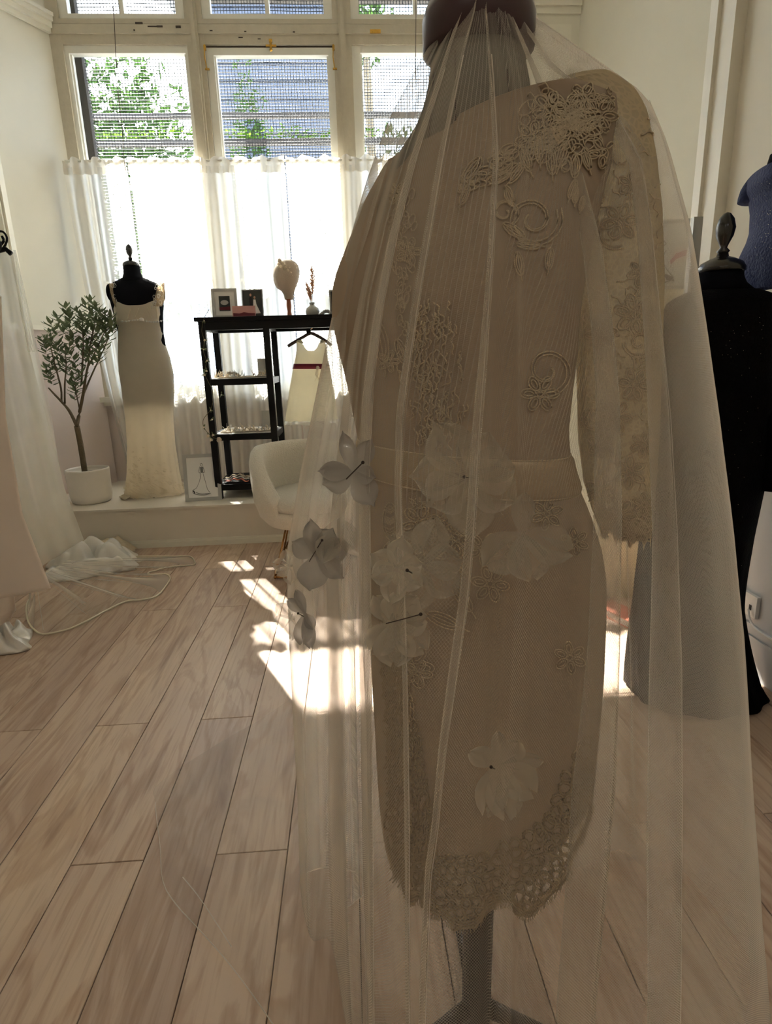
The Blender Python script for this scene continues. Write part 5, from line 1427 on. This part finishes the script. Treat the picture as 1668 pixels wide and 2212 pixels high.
RIBS = [
 rib([(988,0),(905,140),(840,260),(790,400),(745,560),(702,760),(652,1010),(620,1190),(628,1400),(645,1700),(650,1880)], side_l),
 rib([(992,0),(912,150),(850,280),(800,440),(760,600),(725,780),(690,1000),(660,1200),(660,1500),(665,1850)], prof((0,.77),(600,.76),(1200,.82),(1850,.98))),
 rib([(994,0),(918,160),(858,300),(812,460),(775,620),(748,780),(722,1000),(700,1200),(705,1500),(710,1860)], prof((0,.78),(600,.78),(1200,.84),(1860,.96))),
 rib([(998,0),(930,170),(872,320),(826,480),(788,640),(765,800),(748,1000),(735,1200),(742,1500),(748,1890)], prof((0,.76),(600,.69),(1200,.68),(1890,.76))),
 rib([(1002,0),(942,170),(888,320),(842,480),(806,640),(784,800),(772,1000),(772,1200),(778,1500),(786,1900)], prof((0,.77),(600,.70),(1200,.68),(1900,.74))),
 rib([(1006,0),(952,180),(903,330),(860,500),(828,660),(808,820),(798,1000),(800,1200),(803,1500),(806,1900),(808,2212)], prof((0,.75),(600,.61),(1200,.555),(2212,.52))),
 rib([(1002,0),(940,190),(886,350),(840,520),(806,700),(784,860),(776,1000),(780,1200),(790,1500),(800,2212)], prof((0,.765),(600,.63),(1200,.575),(2212,.54))),
 rib([(1020,0),(985,170),(948,330),(918,520),(896,680),(876,820),(862,930),(858,1100),(868,1260),(866,1500),(862,1800),(858,2212)], PF(.03)),
 rib([(1032,0),(1003,110),(958,330),(926,520),(905,640),(884,780),(868,900),(864,1060),(872,1240),(880,1500),(884,1800),(884,2212)], PF(0)),
 rib([(1018,0),(975,160),(928,340),(890,520),(862,700),(842,860),(832,1000),(840,1260),(850,1600),(860,2212)], PF(.05)),
 rib([(1046,0),(1052,170),(1052,330),(1036,560),(1010,760),(985,950),(965,1200),(935,1500),(905,1800),(880,2212)], PF(.06)),
 rib([(1052,0),(1066,170),(1075,330),(1062,560),(1045,800),(1035,920),(1022,1150),(1008,1300),(985,1460),(962,1630),(945,1800),(930,1900),(918,2212)], PF(.0)),
 rib([(1040,0),(1038,170),(1030,330),(1008,560),(975,780),(955,950),(935,1200),(925,1400),(912,1600),(900,1800),(890,2212)], PF(.045)),
 rib([(1066,0),(1094,170),(1108,340),(1092,560),(1084,800),(1078,1060),(1060,1300),(1030,1600),(1000,1900),(985,2212)], PF(.05)),
 rib([(1074,0),(1106,170),(1124,330),(1112,560),(1108,800),(1106,1060),(1100,1300),(1086,1600),(1074,1900),(1070,2212)], PF(.015)),
 rib([(1066,0),(1092,170),(1106,330),(1094,560),(1088,800),(1082,1060),(1066,1300),(1040,1600),(1020,1900),(1010,2212)], PF(.035)),
 rib([(1086,0),(1150,180),(1205,330),(1240,560),(1250,800),(1230,1100),(1205,1400),(1180,1700),(1150,1900),(1130,2212)], PF(.03)),
 rib([(1090,0),(1170,170),(1258,370),(1298,526),(1322,700),(1338,850),(1345,1100),(1340,1400),(1330,1700),(1310,1950),(1290,2212)], PF(.05)),
 rib([(1088,0),(1160,180),(1230,370),(1262,540),(1282,720),(1290,860),(1285,1100),(1270,1400),(1240,1700),(1200,2212)], PF(.075)),
 rib([(1094,0),(1200,150),(1320,230),(1385,350),(1408,500),(1430,720),(1448,900),(1462,1150),(1472,1450),(1473,1800),(1470,2212)], prof((0,.77),(200,.70),(560,.64),(1000,.60),(2212,.54))),
 rib([(1093,0),(1195,152),(1305,235),(1362,360),(1380,520),(1392,720),(1400,900),(1408,1150),(1405,1450),(1400,1800),(1395,2212)], prof((0,.78),(200,.72),(560,.68),(1000,.66),(2212,.62))),
 rib([(1097,0),(1215,125),(1338,190),(1408,260),(1450,430),(1478,600),(1512,900),(1535,1150),(1550,1450),(1570,1800),(1590,2212)], prof((0,.79),(200,.75),(560,.72),(1000,.70),(2212,.64))),
 rib([(1100,0),(1190,60),(1330,158),(1402,216),(1448,350),(1490,500),(1512,640),(1550,900),(1580,1150),(1600,1350),(1612,1600),(1638,1950),(1668,2250)], prof((0,.80),(400,.80),(2250,.79))),
]
# rear half, drawn in plan behind the form
def rib_xy(pairs): return np.array(sorted([(x, y, z) for z, x, y in pairs], key=lambda p: p[2]))
RIBS += [
 rib([(1098,0),(1200,90),(1320,180),(1385,260),(1410,500),(1425,650),(1440,900),(1445,1200),(1450,1500),(1480,2000)], prof((0,.83),(300,.92),(1000,1.02),(2000,1.08))),
 rib([(1090,0),(1150,90),(1240,180),(1300,300),(1340,600),(1362,1000),(1368,1250),(1375,1500),(1388,1800),(1396,1960)], prof((0,.85),(300,.96),(1000,1.04),(1960,1.09))),
 rib([(1090,0),(1140,90),(1200,190),(1250,320),(1310,600),(1330,1000),(1345,1250),(1350,1500),(1340,1800),(1330,1960)], prof((0,.86),(300,1.0),(1000,1.08),(1960,1.15))),
 rib([(1080,0),(1100,90),(1120,190),(1150,320),(1200,600),(1230,1000),(1245,1250),(1250,1500),(1230,1960)], prof((0,.865),(300,.98),(1000,1.04),(1960,1.10))),
 rib([(1050,0),(1050,90),(1050,190),(1060,320),(1090,600),(1110,1000),(1120,1500),(1130,1960)], prof((0,.87),(300,1.0),(1000,1.08),(1960,1.16))),
 rib([(1030,0),(1010,90),(990,190),(980,320),(980,600),(980,1000),(970,1500),(960,1960)], prof((0,.87),(300,1.0),(1000,1.06),(1960,1.12))),
 rib([(1010,0),(970,100),(920,220),(880,380),(850,600),(840,1000),(830,1500),(820,1960)], prof((0,.86),(300,.98),(1000,1.08),(1960,1.18))),
 rib([(996,0),(940,120),(880,240),(830,380),(790,560),(760,760),(740,1010),(720,1300),(720,1900)], prof((0,.84),(300,.92),(1000,1.02),(1960,1.16))),
]
ax = atY(1044, 0, .80)
# the fold behind each pressed ridge is narrow: pull its two return lines close to the ridge
for r_i, (o1, o2) in {8: (7, 9), 11: (10, 12), 14: (13, 15)}.items():
    W0 = RIBS[r_i]
    for k_, dx, dy in (((o1, -.004, .012), (o2, -.001, .018)) if r_i != 14 else ((o1, -.018, .012), (o2, .022, .010))):
        Z_ = W0[:, 2]
        RIBS[k_] = np.array([[a+dx*min(1, .35+1.0*(1.6-z)), b_+dy*min(1, .3+1.2*(1.6-z)), z] for a, b_, z in W0])
def veil_ring(z, sub=5):
    P = []
    zc_ = min(z, 1.60)
    for W in RIBS:
        P.append(np.array([np.interp(zc_, W[:, 2], W[:, 0]), np.interp(zc_, W[:, 2], W[:, 1]), z]))
    if z > 1.60:
        k = (z-1.60)/.13; c_ = np.array([ax[0], .80, z]); s_ = max(.03, math.sqrt(max(0, 1-k*k))*(1-.35*k))
        P = [c_+(p-c_)*np.array([s_, s_, 1]) for p in P]
    return catmull(P, sub, closed=True)
zv = list(np.linspace(.004, 1.60, 88))+[1.62, 1.65, 1.68, 1.705, 1.722, 1.73]
vr = []
for z in zv:
    R_ = veil_ring(z)
    for j, p in enumerate(R_):
        n_ = nz(j*.35, z*2.2, 3)*.004+nz(j*.9, z*5, 9)*.0016
        p[1] -= n_; p[0] += n_*.5
    vr.append(R_)
# uv: arc length measured at mid height so the net keeps its size
acc = [0.0]
mid = vr[45]
for j in range(1, len(mid)): acc.append(acc[-1]+float(np.linalg.norm(mid[j]-mid[j-1])))
uvs = [(acc[j]*(.35+.65*min(1, (1.75-z)/.7)), z) for z in zv for j in range(len(mid))]
t = thing('bridal_veil', (.2, .8, 0), 'floor-length ivory tulle veil draped over the lace dress and its form', 'veil')
b = MB(); b.grid(vr, closed=True, uvs=uvs)
# the seam column would wrap the net pattern: harmless, it lies at the rear left
b.build('tulle', M['veil'], t, smooth=True)
VV = BVHTree.FromPolygons([Vector(v) for v in b.v], b.f)
# thin pale tubes added along fold ridges to draw their bright edge lines
def ridge(i, z0, z1, r=.0008):
    W = RIBS[i]; b = MB()
    zz = np.linspace(z0, z1, 60)
    b.tube([(np.interp(z, W[:, 2], W[:, 0]), np.interp(z, W[:, 2], W[:, 1])-.001, z) for z in zz], r, 5)
    b.build('pressed_fold', M['veilhem'], t, smooth=True)
for i in (5, 8, 11, 19, 22): ridge(i, .05, 1.5, .0005)
# sheer train spread over the floor on the left
tr = [(545,1480),(600,1530),(628,1640),(640,1700)]
edge = [(640,1500),(560,1555),(480,1600),(345,1690),(336,1735),(346,1830),(352,1905),(380,1955),(430,2010),(500,2090),(590,2215),(660,2330)]
Ew = catmull([atZ(a, c, .006) for a, c in edge], 5)
inner = [np.array([float(np.interp(0.01, RIBS[0][:, 2], RIBS[0][:, 0])), float(np.interp(0.01, RIBS[0][:, 2], RIBS[0][:, 1])), 0])]
ia, ib = atZ(700, 1600, 0), atZ(860, 2330, 0)
rows = []
for i in range(20):
    v = i/19; row = []
    for j, p in enumerate(Ew):
        u = j/(len(Ew)-1); s0 = ia*(1-u)+ib*u
        q = s0*(1-v)+p*v; q[2] = .005+.018*abs(math.sin(u*14+2.2*math.sin(v*4)))*math.sin(v*PI)*(1-.3*v)
        row.append(tuple(q))
    rows.append(row)
b = MB(); b.grid(rows); b.build('train', M['veiltrain'], t, smooth=True)
b = MB(); b.tube([p+(0, 0, .003) for p in Ew[20:]], .0011, 5)
b.tube(catmull([atZ(395,1895,.012),atZ(435,1945,.014),atZ(500,2045,.012)], 5), .001, 5)
b.build('train_edge', M['veilhem'], t, smooth=True)
# inner layer of the veil gathered at the left, ending in a pointed hem
def tier(lx, rx, y0, hem, dY):
    rows = []
    for i in range(60):
        v = i/59; row = []
        for j in range(50):
            u = j/49; py = y0+(hem(u)-y0)*v
            px = np.interp(py, *lx)*(1-u)+np.interp(py, *rx)*u
            k = (py-600)/1300
            Y = .90+.22*k-.14*u*(.4+.6*k)+(.012+.012*k)*math.sin(u*15+1.2*math.sin(v*3))+dY
            p = atY(px, py, Y); p[2] = max(p[2], .006); row.append(tuple(p))
        rows.append(row)
    b = MB(); b.grid(rows); b.build('inner_layer', M['innerveil'], t, smooth=True)
    b = MB(); b.tube(rows[-1], .0012, 5); b.build('rolled_hem', M['veilhem'], t, smooth=True)
tier(([560,760,1010,1190,1400,1700,1900],[765,722,672,645,648,652,650]), ([560,1000,1900],[812,803,792]), 560, lambda u: 1890-26*math.sin(u*PI*.9)+16*u, 0)
tier(([900,1300,1960],[730,705,722]), ([900,1900],[806,800]), 900, lambda u: 1945+14*math.sin(u*5), -.04)

# ================================================================== PINNED FLOWERS
def organza_flower(px, py, rpx, label, specs, pin=None, mat='organza', off=.006, Y=None, seed=0, centre=False):
    if Y is None:
        h_ = hit(VV, px, py, off); p = h_[0]
    else: p = atY(px, py, Y)
    s_ = p[1]*1.0; sc = s_/F*1.03
    t = thing('organza_flower', p, label, 'fabric flower', 'organza flowers pinned to the veil')
    rnd = random.Random(seed)
    R = np.column_stack([RT, _f, UP])     # petals open toward the room
    for (ang, ln, wd, cup) in specs:
        ln_, wd_ = ln*rpx*sc, wd*rpx*sc
        a = math.radians(ang); c_, s2 = math.cos(a), math.sin(a)
        rows = []
        for i in range(9):
            v = i/8; hw = wd_*(math.sin(PI*min(1, v*.93+.05))**.75)*(.55+.65*v)*.5
            row = []
            for j in range(9):
                u = j/4-1
                lx, lw = ln_*v*(1+.05*math.sin(u*3+seed)), hw*u
                dep = -(cup*ln_*(.15+.7*v*v)*.55+.22*wd_*u*u*v-.04*wd_*math.sin(5*u+seed+ang)*v)
                row.append(tuple(p+R @ np.array([lx*c_-lw*s2, dep, lx*s2+lw*c_])))
            rows.append(row)
        b = MB(); b.grid(rows); b.build('petal', M[mat], t, smooth=True)
    if centre:
        b = MB(); b.ball(p-_f*.004, .0055, n=8, m=5)
        for k in range(5):
            a = k*1.25; b.ball(p-_f*.006+RT*.005*math.cos(a)+UP*.005*math.sin(a), .003, n=6, m=4)
        b.build('centre', M['cord'], t, smooth=True)
    if pin:
        (ax_, ay), (bx_, by_) = pin
        Yp = p[1]
        A_, B_ = atY(ax_, ay, Yp-.018), atY(bx_, by_, Yp-.012)
        q = thing('straight_pin', B_, 'dark steel pin through '+label.replace('organza flower', 'organza flower', 1)[:60].rsplit(' ', 0)[0], 'pin', 'pins in the flowers')
        q['label'] = 'steel pin stuck through the ' + label
        b = MB(); b.tube([A_, B_], .0006, 6); b.build('shaft', M['pin'], q)
        b = MB(); b.ball(A_, .0018, n=10, m=6); b.build('head', M['pin'], q, smooth=True)
    return t
S5 = lambda r0=90, n=5, ln=1., wd=.85, cup=.35: [(r0+360*k/n+ (7*((k*37) % 3-1)), ln*(1+.12*((k*29) % 3-1)), wd, cup) for k in range(n)]
organza_flower(765, 1020, 78, 'grey organza flower left of the belt', [(60,1.0,.62,.1),(105,1.1,.5,.4),(178,.95,.62,.2),(200,.9,1.0,-.1),(300,1.05,.85,.3),(345,.6,.6,.4)], ((784,999),(748,1035)), 'organzabacklit', Y=.575, seed=1)
organza_flower(684, 1200, 80, 'grey organza flower on the left veil edge', [(98,1.0,.6,.5),(60,.85,.9,-.1),(18,.95,.8,.2),(-38,.95,.62,.3),(-100,.95,.95,.1),(150,.75,.7,.2)], ((696,1167),(668,1213)), 'organzabacklit', Y=.70, seed=2)
organza_flower(632, 1222, 34, 'small white ruffled flower hanging below the left edge', S5(40, 6, 1, 1.0, .5), None, seed=3)
organza_flower(660, 1325, 62, 'long drooping organza flower with frayed tips', [(-80,1.2,.6,.2),(-95,1.05,.8,.3),(110,.9,.45,.1),(140,.8,.5,.2),(-60,.6,.5,.3)], ((644,1325),(656,1332)), 'organzabacklit', Y=.76, seed=4, centre=False)
organza_flower(636, 1335, 40, 'pale blush flower by the drooping flower', S5(200, 5, 1, .9, .3), None, seed=5)
organza_flower(862, 1342, 92, 'white organza flower on the hip', [(125,.85,.7,.5),(90,.75,.8,.4),(50,.85,.75,.4),(10,.8,.9,.2),(-40,1.0,1.0,.2),(-90,1.0,1.2,.2),(-130,.9,.9,.1)], ((909,1327),(834,1347)), seed=6)
organza_flower(868, 1228, 66, 'white ruffled flower above the hip', S5(20, 6, 1, 1.0, .4), ((880,1232),(890,1238)), seed=7)
organza_flower(1010, 1030, 118, 'large pale flower on the belt', S5(70, 7, 1, 1.0, .1), ((1003,1030),(1022,1034)), off=-.035, seed=8, centre=False)
organza_flower(915, 1230, 96, 'pale flower between the hip and skirt', S5(15, 6, 1, 1.0, .1), None, off=-.03, seed=9, centre=False)
organza_flower(1085, 1160, 100, 'faint greenish flower below the belt', [(-20,1.1,1.0,.1),(-80,1.,1.1,.1),(-140,1.1,1.1,.1),(90,.9,.6,.3)], None, off=-.035, seed=10, centre=False)
organza_flower(1080, 1662, 104, 'large translucent flower low on the skirt', [(155,.85,.62,.5),(98,.85,.42,.6),(55,.7,.7,.4),(8,.95,.5,.2),(-40,.95,1.0,.2),(-85,1.2,1.0,.1),(-110,1.15,.9,.2)], ((1061,1657),(1069,1661)), off=-.012, seed=11)
organza_flower(735, 1120, 80, 'cone-shaped pale bloom below the left belt flower', [(-60,1.1,.7,.2),(-110,1.2,.8,.1),(80,.7,.4,.2)], None, 'organza', off=.002, seed=12, centre=False)
